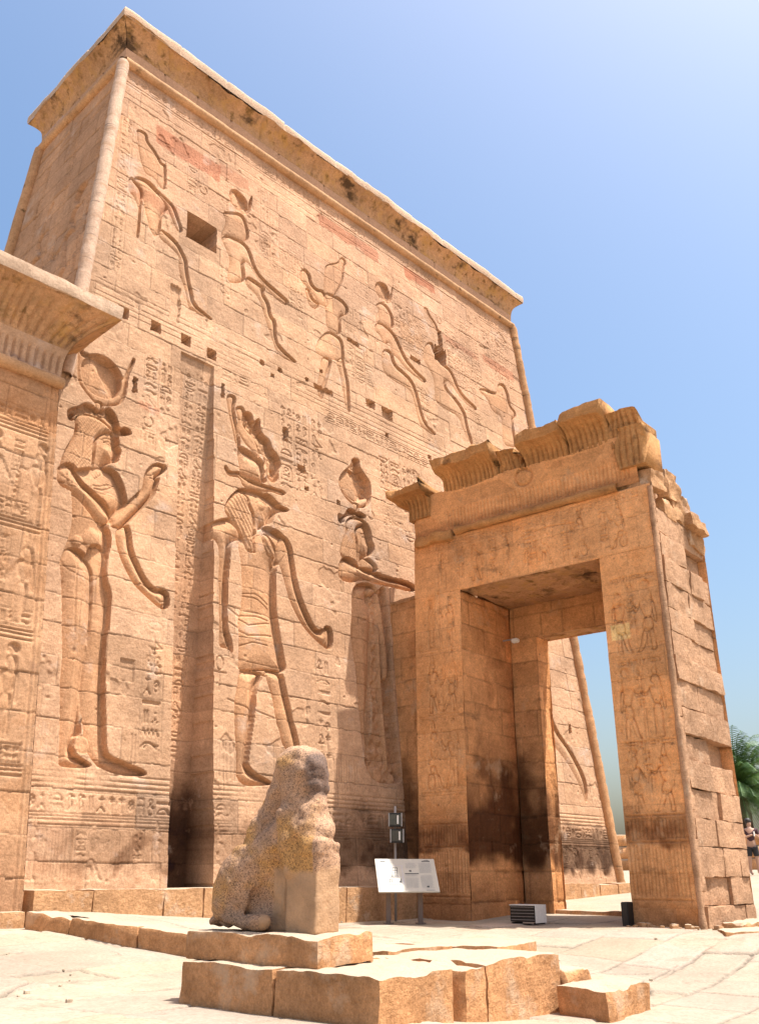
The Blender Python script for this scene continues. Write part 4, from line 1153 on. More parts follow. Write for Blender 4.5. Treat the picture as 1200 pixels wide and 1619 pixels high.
for zb, h in ((2.35, 1.3), (3.85, 1.2), (5.2, 1.0)):                        # left jamb
    gfig(.40, zb, h, 1); gfig(.88, zb, h, -1)
    for q in (0, .06): stroke(fg, [(.08, zb - .06 - q), (1.14, zb - .06 - q)], .012, .014)
for xa, xb in ((.1, 1.15), (4.40, 5.38)):
    lines_v(fg, xa, xb, .45, 1.25, .06, .022, .013); lines_v(fg, xa, xb, 1.32, 1.68, .07, .022, .013)
    for z in (1.28, 1.70, .40): stroke(fg, [(xa, z), (xb, z)], .015, .024)
for x, fl in ((.75, 1), (1.55, 1), (2.3, -1), (3.2, 1), (4.0, -1), (4.8, -1)): gfig(x, 6.45, .92, fl, .032)
for x in (1.1, 1.9, 2.7, 2.85, 3.6, 4.4): column(fg, x, x + .18, 6.5, 7.3, .020, .013)
row(fg, .3, 5.2, 7.32, 7.5, .018, .012)
stroke(fg, [(.62, 5.2), (.62, 7.4)], .014, .02)
stroke(fg, [(2.7, 7.15), (3.3, 7.22), (3.9, 7.16)], .012, .03)
pits(fg, 120, .02, .05, .02, 8)
# soot bands at the foot, grey bloom, pale patch where a block was mended
band = sm(1.15, 1.25, GZ + .10 * g2) * sm(1.95, 1.55, GZ + .25 * g2)
stain_shade(fg, band * (.6 + .4 * sm(-.2, .4, g2)), (.33, .27, .25))
stain_shade(fg, sm(.55, .2, GZ + .3 * g2) * .55, (.38, .31, .28))
stain_shade(fg, sm(1.25, .9, GZ + .2 * g2) * .35 * sm(0, .5, g2), (.5, .42, .38))
stain_shade(fg, sm(1.3, .6, GX) * sm(6.3, 7.4, GZ) * .35, (.45, .36, .30))
stain_shade(fg, sm(2.2, 1.6, GZ) * sm(1.3, .9, GX) * .35, (.6, .5, .45))
fg.A *= np.where((GX > 4.45) & (GX < 4.80) & (GZ > 4.72) & (GZ < 5.0), 1.45, 1)[..., None]
stain_shade(fg, sm(.3, .7, g2 + .4 * g1) * .35, (1.1, .92, .72))
xs_ = 5.5 - GX
# worn outer and door edges
wo = .03 * vnoise(fg.ny, fg.nx, 14, 3)
Pg = gp_arr(xs_, -fg.H, GZ)
sc_ = .5 * (xs_[:-1, :-1] + xs_[1:, 1:]); zc = .5 * (GZ[:-1, :-1] + GZ[1:, 1:])
okg = ~((sc_ > S0) & (sc_ < S1) & (zc < ZD))
gfront = grid_part('front_wall', Pg, M['gate'], gate, np.clip(fg.A, .01, .8), okg)

# inner faces of the passage: (name, origin s,t -> along t), as small fields
T1, T2 = 1.93, 2.45
def gface(name, L, z0, z1, fn, seed, base=ORANGE, dark=0.5, fig=False, flip=False, parent=gate, rowh=.53):
    ff = Field(0, L, z0, z1, .03)
    courses(ff, [z0 + rowh * i for i in range(int((z1 - z0) / rowh) + 2)], .5, 1.2, .016, .06, base, seed)
    ff.H += .012 * vnoise(ff.ny, ff.nx, 30, 4)
    fx, fz = np.meshgrid(ff.X, ff.Z); q2 = vnoise(ff.ny, ff.nx, 24, 4)
    if fig:
        for zb in (1.9, 3.3, 4.6): small_figure(ff, L * .35, zb, 1.15, 1, .03); small_figure(ff, L * .72, zb, 1.15, -1, .03)
        lines_v(ff, .05, L, .3, 1.7, .08, .02, .016)
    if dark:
        stain_shade(ff, sm(.9, 1.2, fz + .2 * q2) * sm(3.3, 1.9, fz + .7 * q2) * min(dark * 1.15, 1), (.17, .13, .11))
        stain_shade(ff, sm(1.0, .3, fz + .3 * q2) * dark * .7, (.5, .42, .38))
        stain_shade(ff, sm(.3, .7, q2) * .4 * dark, (.5, .4, .34))
    Pq = fn(fx, -ff.H, fz)
    return grid_part(name, Pq, M['gate'], parent, np.clip(ff.A, .01, .8), None, flip=flip)
zL = lambda x: np.full_like(x, 0)
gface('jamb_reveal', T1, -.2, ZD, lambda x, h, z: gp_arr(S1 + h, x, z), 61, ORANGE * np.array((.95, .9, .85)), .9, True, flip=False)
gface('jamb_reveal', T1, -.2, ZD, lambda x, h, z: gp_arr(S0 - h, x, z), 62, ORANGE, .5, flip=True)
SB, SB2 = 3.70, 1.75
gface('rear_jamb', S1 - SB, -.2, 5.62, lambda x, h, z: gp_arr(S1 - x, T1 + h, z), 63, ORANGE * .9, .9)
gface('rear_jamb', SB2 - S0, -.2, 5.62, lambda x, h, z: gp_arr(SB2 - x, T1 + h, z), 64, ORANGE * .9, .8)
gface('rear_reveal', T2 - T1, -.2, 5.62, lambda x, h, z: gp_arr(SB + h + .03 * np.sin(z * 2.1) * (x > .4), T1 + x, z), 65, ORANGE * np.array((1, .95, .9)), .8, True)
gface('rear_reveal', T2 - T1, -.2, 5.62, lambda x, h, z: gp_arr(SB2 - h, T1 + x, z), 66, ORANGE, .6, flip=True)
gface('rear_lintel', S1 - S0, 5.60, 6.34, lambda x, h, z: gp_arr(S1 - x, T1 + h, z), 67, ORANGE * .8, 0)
def soff(name, s0, s1, t0, t1, z, seed, mat):
    xs1 = np.linspace(s0, s1, 70); ts = np.linspace(t0, t1, 46)
    a, b = np.meshgrid(xs1, ts)
    q_ = .03 * vnoise(46, 70, 14, 4, np.random.default_rng(seed)) + .07 * sm(.45, .5, vnoise(46, 70, 20, 3, np.random.default_rng(seed + 1)))
    Pq = gp_arr(a, b, z + np.abs(q_) * sm(t0, t0 + .15, b) * sm(t1, t1 - .1, b))
    return grid_part(name, Pq, mat, gate)
soff('soffit', S0, S1, 0.0, T1, ZD, 5, M['cornice'])
soff('soffit', SB2, SB, T1, T2, 5.61, 6, M['cornice'])
# front edge of the soffit meets the wall, back of the gate and its pylon-side end
me_ = gface('back_wall', 5.5, -.2, 7.2, lambda x, h, z: gp_arr(x, T2 - h, z), 68, ORANGE, .4).data
bmx = bmesh.new(); bmx.from_mesh(me_)
doom = []
for fc in bmx.faces:
    c_ = fc.calc_center_median(); rel = np.array((c_.x, c_.y)) - GO; s_ = float(rel @ GG)
    if SB2 < s_ < SB and c_.z < 5.6: doom.append(fc)
bmesh.ops.delete(bmx, geom=doom, context='FACES'); bmx.to_mesh(me_); bmx.free()
gface('end_wall', T2, -.2, 7.5, lambda x, h, z: gp_arr(5.5 + h, x, z), 69, ORANGE * .9, .7, flip=False)
Vt = [gp(.25, .05, 7.5), gp(5.5, .05, 7.5), gp(5.5, T2 - .05, 7.15), gp(.25, T2 - .05, 7.15)]
link('top_bed', mesh_np('top_bed', np.array(Vt), np.array([(0, 3, 2, 1)])), M['rough'], gate)

M['gatec'] = stone('gate_cornice_stone', (.45, .235, .095), .24, .14, .03, [((.10, .055, .03), 2.2, .60, .74, None)], strata=.1)
# right end: rough courses of separate stones, some missing or set back
bm = bmesh.new(); r = random.Random(12)
z = -.15; k = 0
while z < 7.25:
    h = r.uniform(.42, .50); t = .22
    while t < T2 - .02:
        l = min(r.uniform(.6, 1.3), T2 - t)
        if T2 - t - l < .25: l = T2 - t
        if r.random() < .12 and z > 2.2: dep = r.uniform(.14, .34)
        else: dep = r.choice((r.uniform(-.02, .02), r.uniform(-.02, .02), r.uniform(-.06, .08)))
        c = gp(dep + .37, t + l / 2, z + h / 2)
        worn_box_bm(bm, c, (.74, l - .006, h - .006), seg=.055, amp=r.uniform(.014, .028), bev=r.uniform(.008, .022), seed=k * .37, basis=GB, freq=r.uniform(2.4, 4.5))
        t += l; k += 1
    z += h
bm_obj('end_masonry', bm, M['end'], gate, 'edge')
# corner of the end: worn round moulding up the front edge, with the stones behind it
tube('corner_moulding', [gp(.02, .02, -.15), gp(.02, .02, 7.5)], .055, M['end'], gate, 14, .016)
bm = bmesh.new(); z = -.2; k = 0
while z < 7.3:
    h = r.uniform(.4, .8); k += 1
    worn_box_bm(bm, gp(.10 + r.uniform(-.03, .05) + .1, .17, z + h / 2), (.36, .22, h - .01), seg=.05, amp=.028, bev=.012, seed=k * .71, basis=GB)
    z += h
bm_obj('corner_stones', bm, M['end'], gate, 'edge')

# torus and the band of upright strokes under the broken cornice
tube('torus_moulding', [gp(4.35, -.05, 7.63), gp(.62, -.05, 7.63)], .085, M['gatec'], gate, 14, .02)
worn_box('torus_moulding', gp(4.95, .02, 7.60), (1.05, .26, .26), M['gatec'], gate, seg=.06, amp=.05, bev=.06, seed=3.3, basis=GB)
ff = Field(0, 5.25, 7.64, 8.62, .0175)
ff.A[:] = ORANGE
ff.H += .012 * vnoise(ff.ny, ff.nx, 50, 4)
for xx in np.arange(.9, 5.1, .085): stroke(ff, [(xx, 7.78), (xx + .012, 8.12)], .020, .03)
for xx in np.arange(1.4, 2.6, .06): stroke(ff, [(xx, 8.18), (xx - .35, 8.5)], .012, .02)
for xx in np.arange(3.2, 4.3, .06): stroke(ff, [(xx, 8.18), (xx + .4, 8.52)], .012, .02)
stroke(ff, circ(2.85, 8.38, .20, .17, 16), .03, .05)
fx, fz = np.meshgrid(ff.X, ff.Z); q2 = vnoise(ff.ny, ff.nx, 30, 4)
stain_shade(ff, sm(7.95, 7.78, fz + .06 * q2) * .5, (.42, .32, .28)); stain_shade(ff, sm(.2, .6, q2) * .3, (.75, .62, .5))
lean = (fz - 7.64) * .14
Pq = gp_arr(5.45 - fx, -ff.H - lean, fz)
okk = np.ones((ff.ny - 1, ff.nx - 1), bool)
top_line = 8.58 + .05 * np.sin(fx * 3.0) + .06 * q2
okk = (fz < np.minimum(top_line, 8.62))[:-1, :-1] & (fz[:-1, :-1] < 8.05 + 1.2 * sm(-.02, .55, fx[:-1, :-1]))
grid_part('frieze', Pq, M['gate'], gate, np.clip(ff.A, .01, .8), okk)
worn_box('frieze_backing', gp(2.85, .55, 8.05), (4.9, 1.0, .95), M['rough'], gate, seg=.12, amp=.03, bev=.05, basis=GB)


def cornice_piece(s0, s1, z0, z1, out, seed, lip=.22, ragged=.10, back=.75, name='cornice_block'):
    """a broken length of flared cornice: ribbed cove, then upright lip, rough top and ends"""
    zc_ = z1 - lip
    prof = [(-back, z0), (.12, z0)] + [(.13 + out * (.25 * t + .75 * t ** 6), z0 + (zc_ - z0) * t) for t in np.linspace(.1, 1, 14)]
    if lip > 0: prof += [(.13 + out + .01, zc_ + .02), (.13 + out, z1 - .03), (.13 + out - .06, z1)]
    prof += [(.0, z1), (-back * .5, z1 - .03), (-back, z1 - .08), (-back, z0)]
    m = max(int((s1 - s0) / .012), 6); n = len(prof)
    V = np.empty((n, m + 1, 3)); ss = np.linspace(s1, s0, m + 1)
    for i, (o, z) in enumerate(prof):
        gd = np.abs(ss / .11 - np.round(ss / .11)) * .11
        rib = -.040 * np.exp(-(gd / .018) ** 2) * (2 <= i <= 14)
        V[i] = gp_arr(ss, -(o + rib), np.full(m + 1, z))
    fl = V.reshape(-1, 3)
    nv = np.stack([noise3(fl + seed * 5 + q * 9, 2.6, 4) for q in range(3)], 1).reshape(n, m + 1, 3)
    top = np.clip((V[..., 2] - z0) / max(z1 - z0, .01), 0, 1)[..., None]
    end = np.exp(-np.minimum(np.arange(m + 1), m - np.arange(m + 1)) / 2.5)[None, :, None]
    V += nv * (.024 + ragged * .45 * top + ragged * 1.1 * end * top)
    o = grid_part(name, V, M['gatec'], gate)
    o.data.set_sharp_from_angle(angle=R(40))
    # close the two ends
    bm = bmesh.new(); bm.from_mesh(o.data)
    bmesh.ops.remove_doubles(bm, verts=bm.verts, dist=.0005)
    bmesh.ops.holes_fill(bm, edges=[e for e in bm.edges if e.is_boundary], sides=0)
    bmesh.ops.recalc_face_normals(bm, faces=bm.faces)
    bm.to_mesh(o.data); bm.free()
    return o
cornice_piece(4.98, 5.56, 8.12, 8.72, .26, 1, .0, .10)
cornice_piece(4.94, 5.86, 8.58, 8.84, .36, 21, .18, .16)
cornice_piece(3.16, 4.58, 8.54, 9.22, .40, 2, .26, .10)
cornice_piece(2.56, 3.14, 8.52, 9.02, .22, 3, .0, .22)
cornice_piece(1.52, 2.50, 8.54, 9.20, .40, 4, .26, .08)
cornice_piece(.66, 1.48, 8.54, 9.36, .44, 5, .28, .08)
cornice_piece(.05, .64, 8.40, 9.12, .10, 6, .0, .10)
cornice_piece(.0, .5, 7.95, 8.75, .06, 16, .0, .10)
# broken stones left standing on the end of the wall
for i, (s, t, z, sz) in enumerate(((.22, .30, 7.72, (.55, .5, .42)), (.30, .85, 7.30, (.62, .55, .36)), (.26, 1.15, 7.88, (.55, .62, .62)), (.35, 1.75, 7.55, (.62, .62, .66)),
                                   (.16, 1.95, 7.28, (.66, .85, .26)), (.28, 2.05, 6.98, (.62, .7, .34)), (.5, .55, 8.2, (.7, .8, .6)), (.22, 1.3, 7.42, (.5, .5, .5)))):
    worn_box('broken_stone', gp(s, t, z), sz, M['rough'], gate, seg=.05, amp=.07, bev=.02, seed=i * 1.3, basis=GB, freq=3.4)

# low wall joining the gateway to the pylon
stub = empty('linking_wall', (14.75, 13.0, 0.0), 'short shaded wall closing the gap between pylon and gateway', 'wall')
def stubface(x, h, z):
    # faces west, from the gate (x=0) back to the pylon
    return np.stack([14.42 + .012 * (6.5 - z) - h, 12.42 + x, z], -1)
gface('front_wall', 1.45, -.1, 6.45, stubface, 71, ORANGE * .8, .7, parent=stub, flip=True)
worn_box('wall_core', (14.95, 13.1, 3.15), (.9, 1.4, 6.55), M['rough'], stub, seg=.3, amp=.02, bev=.03)
hole_ = worn_box('coping', (14.9, 13.1, 6.46), (1.0, 1.42, .10), M['rough'], stub, seg=.08, amp=.02, bev=.02)
thr = worn_box('threshold', gp((SB + SB2) / 2, T2 - .15, .05), (SB - SB2 + .3, .55, .20), M['block'], gate, seg=.06, amp=.02, bev=.03, basis=GB)


# ------------------------------------------------------------------ ground
def ground_z(x, y):
    r = np.hypot(x, y)
    ap = sm(10.4, 14.2, x)                                    # the apron at the foot of the gateway
    g = -.20 * sm(11.2, 8.2, y) * (1 - ap)
    g = g - .20 * sm(4.6, 8.0, x) * sm(8.6, 5.0, y) * (1 - ap)
    g = g + .12 * sm(10.5, 12.3, y) * (1 - sm(7, 9.5, x))
    g = g + .05 * np.clip(r - 18, 0, 20) * sm(13.5, 15.5, x)
    return g - 2.5 * sm(60, 140, r)


def make_ground():
    d = .032
    xs = np.concatenate([-np.geomspace(4000, 2, 26), np.arange(.5, 16.6, d), 16.6 + np.geomspace(.1, 6000, 60)])
    ys = np.concatenate([-np.geomspace(4000, 2, 24), np.arange(.5, 13.2, d), 13.2 + np.geomspace(.1, 6000, 50)])
    x, y = np.meshgrid(xs, ys)
    z = ground_z(x, y)
    # flagstones: irregular courses turned a little, with open cracked joints
    a = R(-8); u = x * math.cos(a) - y * math.sin(a); v = x * math.sin(a) + y * math.cos(a)
    rr = np.random.default_rng(77)
    near = (x > 0) & (x < 17) & (y > 0) & (y < 13.6)
    u_ = u + .02 * np.sin(v * 3.1) + .012 * np.sin(v * 7.7 + 1); v_ = v + .02 * np.sin(u * 1.3 + 2) + .01 * np.sin(u * 6.1)
    A = np.empty(x.shape + (3,)); A[:] = (.33, .27, .205)
    edges = [-6.0]
    while edges[-1] < 18: edges.append(edges[-1] + rr.uniform(.55, 1.05))
    H = np.zeros_like(z)
    for lo, hi in zip(edges[:-1], edges[1:]):
        band = (v_ >= lo) & (v_ < hi) & near
        if not band.any(): continue
        e = -5.0
        H = np.where(band, np.maximum(H, np.clip(1.35 - np.minimum(v_ - lo, hi - v_) / .018, 0, 1)), H)
        while e < 20:
            l = rr.uniform(.7, 1.7)
            c = band & (u_ >= e) & (u_ < e + l)
            if c.any():
                A[c] *= 1 + rr.normal(0, .05) + np.array((0, rr.normal(0, .012), rr.normal(0, .02)))
                z[c] += rr.normal(0, .006) + rr.normal(0, .006) * (u_[c] - e) + rr.normal(0, .008) * (v_[c] - lo)
                H = np.where(c, np.maximum(H, np.clip(1.35 - np.minimum(u_ - e, e + l - u_) / .016, 0, 1)), H)
            e += l
    keep = noise3(np.stack([x, y, 0 * x], -1).reshape(-1, 3), 1.3, 2).reshape(x.shape)
    k = np.clip(.5 + 1.2 * keep, 0.08, 1) * H
    z -= .030 * k
    A *= (1 - .68 * k)[..., None]
    # a few long open cracks
    for p in ([(7.2, 7.6), (8.4, 7.35), (9.0, 7.5), (9.9, 7.1)], [(8.6, 5.4), (9.6, 5.3), (10.5, 5.9), (11.6, 6.0)], [(9.4, 6.9), (10.4, 6.6), (11.0, 6.1)], [(3.8, 8.2), (4.6, 8.9), (5.2, 8.8)], [(3.0, 10.2), (4.3, 10.0), (5.3, 10.6)]):
        for (ax, ay), (bx, by) in zip(p[:-1], p[1:]):
            ex, ey = bx - ax, by - ay
            t = np.clip(((x - ax) * ex + (y - ay) * ey) / (ex * ex + ey * ey), 0, 1)
            dd = np.hypot(x - ax - t * ex, y - ay - t * ey) + .012 * keep
            c = np.clip(1 - dd / .03, 0, 1) * near
            z -= .045 * c; A *= (1 - .7 * c)[..., None]
    nn = noise3(np.stack([x, y, 0 * x], -1).reshape(-1, 3), .8, 4).reshape(x.shape)
    n3 = noise3(np.stack([x, y, 0 * x + 9], -1).reshape(-1, 3), 2.6, 4).reshape(x.shape)
    z += (.004 * nn + .004 * n3) * near
    A *= (1 + .14 * nn + .08 * n3)[..., None]
    dirt = sm(.25, .6, nn + .5 * n3)[..., None] * .35
    A = A * (1 - dirt) + A * np.array((.82, .70, .58)) * dirt
    chipm = (sm(.52, .60, n3) * near)
    z -= .012 * chipm; A *= (1 - .12 * chipm)[..., None]
    A[np.hypot(x, y) > 60] = (.36, .29, .22)
    o = grid_part('ground', np.stack([x, y, z], -1), M['paving'], None, np.clip(A, .02, .8))
    tag(o, 'sunlit pale flagstone paving of the temple forecourt', None, None, 'structure')
make_ground()
gz = lambda x, y: float(ground_z(np.array([x]), np.array([y]))[0])

# raised paving strip along the foot of the pylon with its kerb stones
pz = lambda x, y: .34 - .0622 * (x - 6.1) + .0641 * (y - 12.3)
K0, K1 = np.array((6.12, 12.25)), np.array((6.98, 9.0))
kd = (K1 - K0) / np.linalg.norm(K1 - K0); kn = np.array((-kd[1], kd[0]))
xs = np.arange(6.0, 12.2, .035); ys = np.arange(8.5, 12.56, .035)
x, y = np.meshgrid(xs, ys); z = pz(x, y)
n_ = noise3(np.stack([x, y, 0 * x], -1).reshape(-1, 3), 1.5, 4).reshape(x.shape)
A = np.empty(x.shape + (3,)); A[:] = (.34, .28, .215); A *= (1 + .1 * n_)[..., None]
for q in (7.6, 8.9, 10.3, 11.4):
    c = np.abs(x - q + .1 * np.sin(y * 2)) < .018; z = z - .02 * c; A[c] *= .55
for q in (9.7, 10.6, 11.5):
    c = np.abs(y - q + .06 * np.sin(x * 3)) < .018; z = z - .02 * c; A[c] *= .55
z = z + .01 * n_
side = (x - K0[0]) * kn[0] + (y - K0[1]) * kn[1]
ok = (side > .30) & (z > ground_z(x, y) - .03)
o = grid_part('pavement', np.stack([x, y, z], -1), M['paving'], None, A, ok[:-1, :-1])
tag(o, 'raised paving strip along the foot of the pylon', None, None, 'structure')
tops = [0, .8, 1.95, 3.36]
KL = ('short kerb stone at the left end of the raised paving', 'long kerb stone in the middle of the raised paving edge', 'kerb stone with a pale chip, nearest to the lion statue')
for i in range(3):
    a = K0 + kd * (tops[i] + .006); b = K0 + kd * (tops[i + 1] - .006)
    fo = [a, b, b + kn * .42, a + kn * .42]
    zb = min(gz(*a), gz(*b)) - .08
    o = quad_block('kerb_stone', fo, zb, .3, M['block'], None, seg=.05, amp=.02, bev=.03, seed=i + 2.2, ztop=[pz(*p) + .012 for p in fo], chip=.10)
    tag(o, KL[i], 'kerb stone', 'kerb stones along the raised paving')

# ------------------------------------------------------------------ blocks in front: lion pedestal and the stones beside it
def block(foot, z0, z1, label, seed, cat='stone block', group='stone blocks in the foreground', mat='block', **k):
    o = quad_block('stone_block', foot, z0, z1, M[mat], None, seed=seed, **k)
    return tag(o, label, cat, group)
block([(4.83, 6.88), (4.94, 5.86), (6.35, 5.98), (6.25, 7.0)], -.45, .11, 'orange block under the left half of the lion plinth', 1.0, seg=.05, amp=.018, bev=.010, chip=.05)
block([(4.945, 5.845), (5.05, 4.84), (6.02, 4.98), (6.36, 5.965)], -.45, .095, 'orange corner block in front of the lion plinth, nearest the camera', 2.0, seg=.05, amp=.018, bev=.010, chip=.07)
block([(6.06, 5.30), (6.20, 5.00), (6.52, 5.05), (6.5, 5.6)], -.5, .105, 'narrow dark stone wedged between two larger foreground blocks', 3.0, seg=.045, amp=.03, bev=.012, chip=.12)
block([(6.40, 5.00), (6.54, 4.98), (8.0, 5.28), (7.75, 6.3)][:0] or [(6.535, 5.06), (7.86, 5.24), (7.72, 6.35), (6.42, 6.3)], -.55, .10, 'big smooth faced orange block right of the lion', 4.0, seg=.05, amp=.016, bev=.012, chip=.06)
block([(7.93, 5.22), (8.52, 5.28), (8.6, 5.85), (7.9, 5.8)], -.5, .00, 'knobbly broken block behind the low stepped block', 5.0, seg=.045, amp=.07, bev=.08, chip=.12)
block([(7.62, 4.62), (8.55, 4.72), (8.62, 5.22), (7.66, 5.16)], -.6, -.155, 'low stepped block at the right end of the foreground stones', 6.0, seg=.045, amp=.03, bev=.012, chip=.10)
block([(10.16, 7.69), (11.4, 7.95), (12.0, 8.6), (9.7, 9.7)], -.32, -.075, 'thin flat slab lying on the paving behind the blocks', 7.0, cat='stone slab', seg=.07, amp=.018, bev=.010, chip=.05)
block([(8.6, 8.1), (9.9, 8.2), (9.6, 9.4), (8.4, 9.5)], -.32, -.06, 'cracked flat slab right behind the lion statue', 7.6, cat='stone slab', seg=.07, amp=.018, bev=.010, chip=.06)
block([(13.55, 6.25), (15.4, 5.5), (17.0, 6.6), (14.7, 7.0)][:0] or [(13.5, 6.2), (15.6, 5.2), (16.6, 5.9), (14.4, 6.75)], -.2, .03, 'flat paving slab edge beside the right foot of the gateway', 8.0, cat='stone slab', seg=.07, amp=.012, bev=.02)
pl_o = quad_block('statue_plinth', [(4.93, 6.98), (5.15, 5.58), (5.97, 5.80), (5.85, 7.05)], .10, .33, M['block'], None, seg=.04, amp=.014, bev=.02, seed=9.0, chip=.05)
tag(pl_o, 'cracked sandstone plinth carrying the granite lion', 'plinth')

# ------------------------------------------------------------------ lion
def granite():
    m, nt, p = new_mat('worn_granite')
    geo = nt.nodes.new('ShaderNodeNewGeometry'); pos = geo.outputs['Position']
    a = nt.nodes.new('ShaderNodeAttribute'); a.attribute_name = 'stone'
    v = nt.nodes.new('ShaderNodeTexVoronoi'); v.inputs['Scale'].default_value = 105; nt.links.new(pos, v.inputs['Vector'])
    sp = nt.nodes.new('ShaderNodeSeparateColor'); nt.links.new(v.outputs['Color'], sp.inputs[0])
    crys = ramp(nt, sp.outputs[0], [(0, (.45, .38, .34)), (.14, (.66, .6, .56)), (.28, (.95, .9, .86)), (.62, (1.1, 1.0, .95)), (.86, (1.4, 1.28, 1.18))])
    c = mixc(nt, 'MULTIPLY', a.outputs['Alpha'], a.outputs['Color'], crys)
    c = mixc(nt, 'MULTIPLY', 1.0, c, ramp(nt, noise_n(nt, pos, 5, 5), [(.3, g3(.8)), (.7, g3(1.18))]))
    nt.links.new(c, p.inputs['Base Color']); p.inputs['Roughness'].default_value = .8
    b = nt.nodes.new('ShaderNodeBump'); b.inputs['Distance'].default_value = .012; b.inputs['Strength'].default_value = .9
    nt.links.new(noise_n(nt, pos, 38, 6, .7), b.inputs['Height']); nt.links.new(b.outputs[0], p.inputs['Normal'])
    return m
M['granite'] = granite()


def add_ball(bm, c, r, rx=None):
    res = bmesh.ops.create_icosphere(bm, subdivisions=3, radius=1.0)
    r = (r, r, r) if isinstance(r, (int, float)) else r
    rot = Matrix.Rotation(rx or 0, 3, 'X')
    for v in res['verts']: v.co = rot @ Vector((v.co.x * r[0], v.co.y * r[1], v.co.z * r[2])) + Vector(c)


def add_limb(bm, a, b, ra, rb, n=8):
    a, b = Vector(a), Vector(b)
    for i in range(n + 1):
        t = i / n
        add_ball(bm, a.lerp(b, t), ra + (rb - ra) * t)


def add_box(bm, c, s, taper=0.0, rz=0.0):
    res = bmesh.ops.create_cube(bm, size=1.0)
    for v in res['verts']:
        k = 1 - taper * (v.co.z + .5)
        v.co = Matrix.Rotation(rz, 3, 'Z') @ Vector((v.co.x * s[0] * k, v.co.y * s[1] * k, v.co.z * s[2])) + Vector(c)


def remeshed(bm, voxel, smooth_it):
    me = bpy.data.meshes.new('tmp'); bm.to_mesh(me); bm.free()
    o = bpy.data.objects.new('tmp', me); COL.objects.link(o)
    md = o.modifiers.new('r', 'REMESH'); md.mode = 'VOXEL'; md.voxel_size = voxel
    ms = o.modifiers.new('s', 'SMOOTH'); ms.iterations = smooth_it; ms.factor = .5
    dg = bpy.context.evaluated_depsgraph_get()
    out = bpy.data.meshes.new_from_object(o.evaluated_get(dg))
    bpy.data.objects.remove(o)
    return out


def make_lion():
    bm = bmesh.new()
    cx = 5.42
    # local: x across, y back (+) to front (-); later turned to sit square on its plinth
    add_limb(bm, (0, .02, 1.14), (0, .50, .72), .19, .21)              # trunk
    add_limb(bm, (0, -.02, 1.50), (0, -.04, .98), .185, .205)          # mane and chest
    add_limb(bm, (0, .16, 1.55), (0, .50, .92), .125, .15)             # straight sloping back
    add_limb(bm, (0, .44, 1.0), (0, .60, .58), .155, .18)               # rump
    add_ball(bm, (0, .0, 1.62), (.215, .24, .21))                     # worn head
    add_ball(bm, (.0, -.09, 1.58), (.205, .195, .20))                    # blunt eroded face
    add_ball(bm, (0, -.16, 1.47), (.15, .13, .11))
    add_ball(bm, (0, -.15, 1.12), (.18, .18, .40))                     # ruff over the chest
    add_box(bm, (0, -.19, .66), (.33, .32, .72), .0)                   # forelegs and the stone left between them
    add_box(bm, (.0, .18, .66), (.20, .60, .66))                       # stone left standing under the belly
    for s in (-1, 1):
        add_ball(bm, (s * .16, .55, .70), (.10, .22, .32), R(14))     # thigh
        add_ball(bm, (s * .17, .63, .50), (.09, .14, .19))
        add_limb(bm, (s * .20, .60, .41), (s * .21, .22, .395), .07, .062)  # hind foot
        add_ball(bm, (s * .22, .21, .40), (.075, .12, .078))
        add_limb(bm, (s * .15, .03, 1.25), (s * .14, -.06, .80), .09, .075)  # shoulder
    add_limb(bm, (-.02, .76, .40), (-.20, .76, .38), .055, .045)         # tail laid round the haunch
    me = remeshed(bm, .016, 5)
    n = len(me.vertices)
    co = np.empty(n * 3, np.float32); me.vertices.foreach_get('co', co); co = co.reshape(-1, 3).astype(float)
    no = np.empty(n * 3, np.float32); me.vertices.foreach_get('normal', no); no = no.reshape(-1, 3)
    pill = (co[:, 1] < .02) & (co[:, 2] < .92)
    k = np.where(pill, .35, 1.0)[:, None]
    co = co + no * k * (.045 * noise3(co, 3.0, 3) + .020 * noise3(co + 5, 9, 3))[:, None]
    co[:, 2] = np.maximum(co[:, 2], .325)
    # colour: pink grey granite, iron-yellow down the flank, smooth brown below the break, dark weathered face
    A = np.empty((n, 3)); A[:] = (.36, .225, .135)
    q = noise3(co, 3.5, 4)
    yel = sm(.15, .7, q + .55 * (no[:, 0] < -.2) - .9 * np.abs(co[:, 2] - .85)) * (co[:, 1] > -.3)
    A += yel[:, None] * (np.array((.40, .225, .075)) - A)
    face = sm(-.15, -.22, co[:, 1] + .05 * q) * sm(1.34, 1.42, co[:, 2]) * sm(1.78, 1.70, co[:, 2])
    A += face[:, None] * (np.array((.14, .09, .065)) - A)
    low = sm(.86, .78, co[:, 2] + .14 * q) * (co[:, 1] < .16)
    A += low[:, None] * (np.array((.44, .26, .135)) - A)
    bas = sm(.62, .42, co[:, 2]) * sm(.0, .35, co[:, 1] + .1 * q) * .5
    A += bas[:, None] * (np.array((.20, .14, .09)) - A)
    al = 1 - .85 * low
    a = R(8); ca, sa = math.cos(a), math.sin(a)
    Wp = np.column_stack([cx + co[:, 0] * .94 * ca - co[:, 1] * sa, 6.16 + co[:, 0] * .94 * sa + co[:, 1] * ca, co[:, 2]])
    me.vertices.foreach_set('co', Wp.astype(np.float32).ravel())
    at = me.attributes.new('stone', 'FLOAT_COLOR', 'POINT')
    c4 = np.ones((n, 4), np.float32); c4[:, :3] = np.clip(A, .02, .8); c4[:, 3] = al; at.data.foreach_set('color', c4.ravel())
    me.materials.clear(); me.name = 'lion_statue'
    o = link('lion_statue', me, M['granite'], None, True)
    tag(o, 'worn speckled granite statue of a seated lion with an eroded head', 'lion statue')
make_lion()

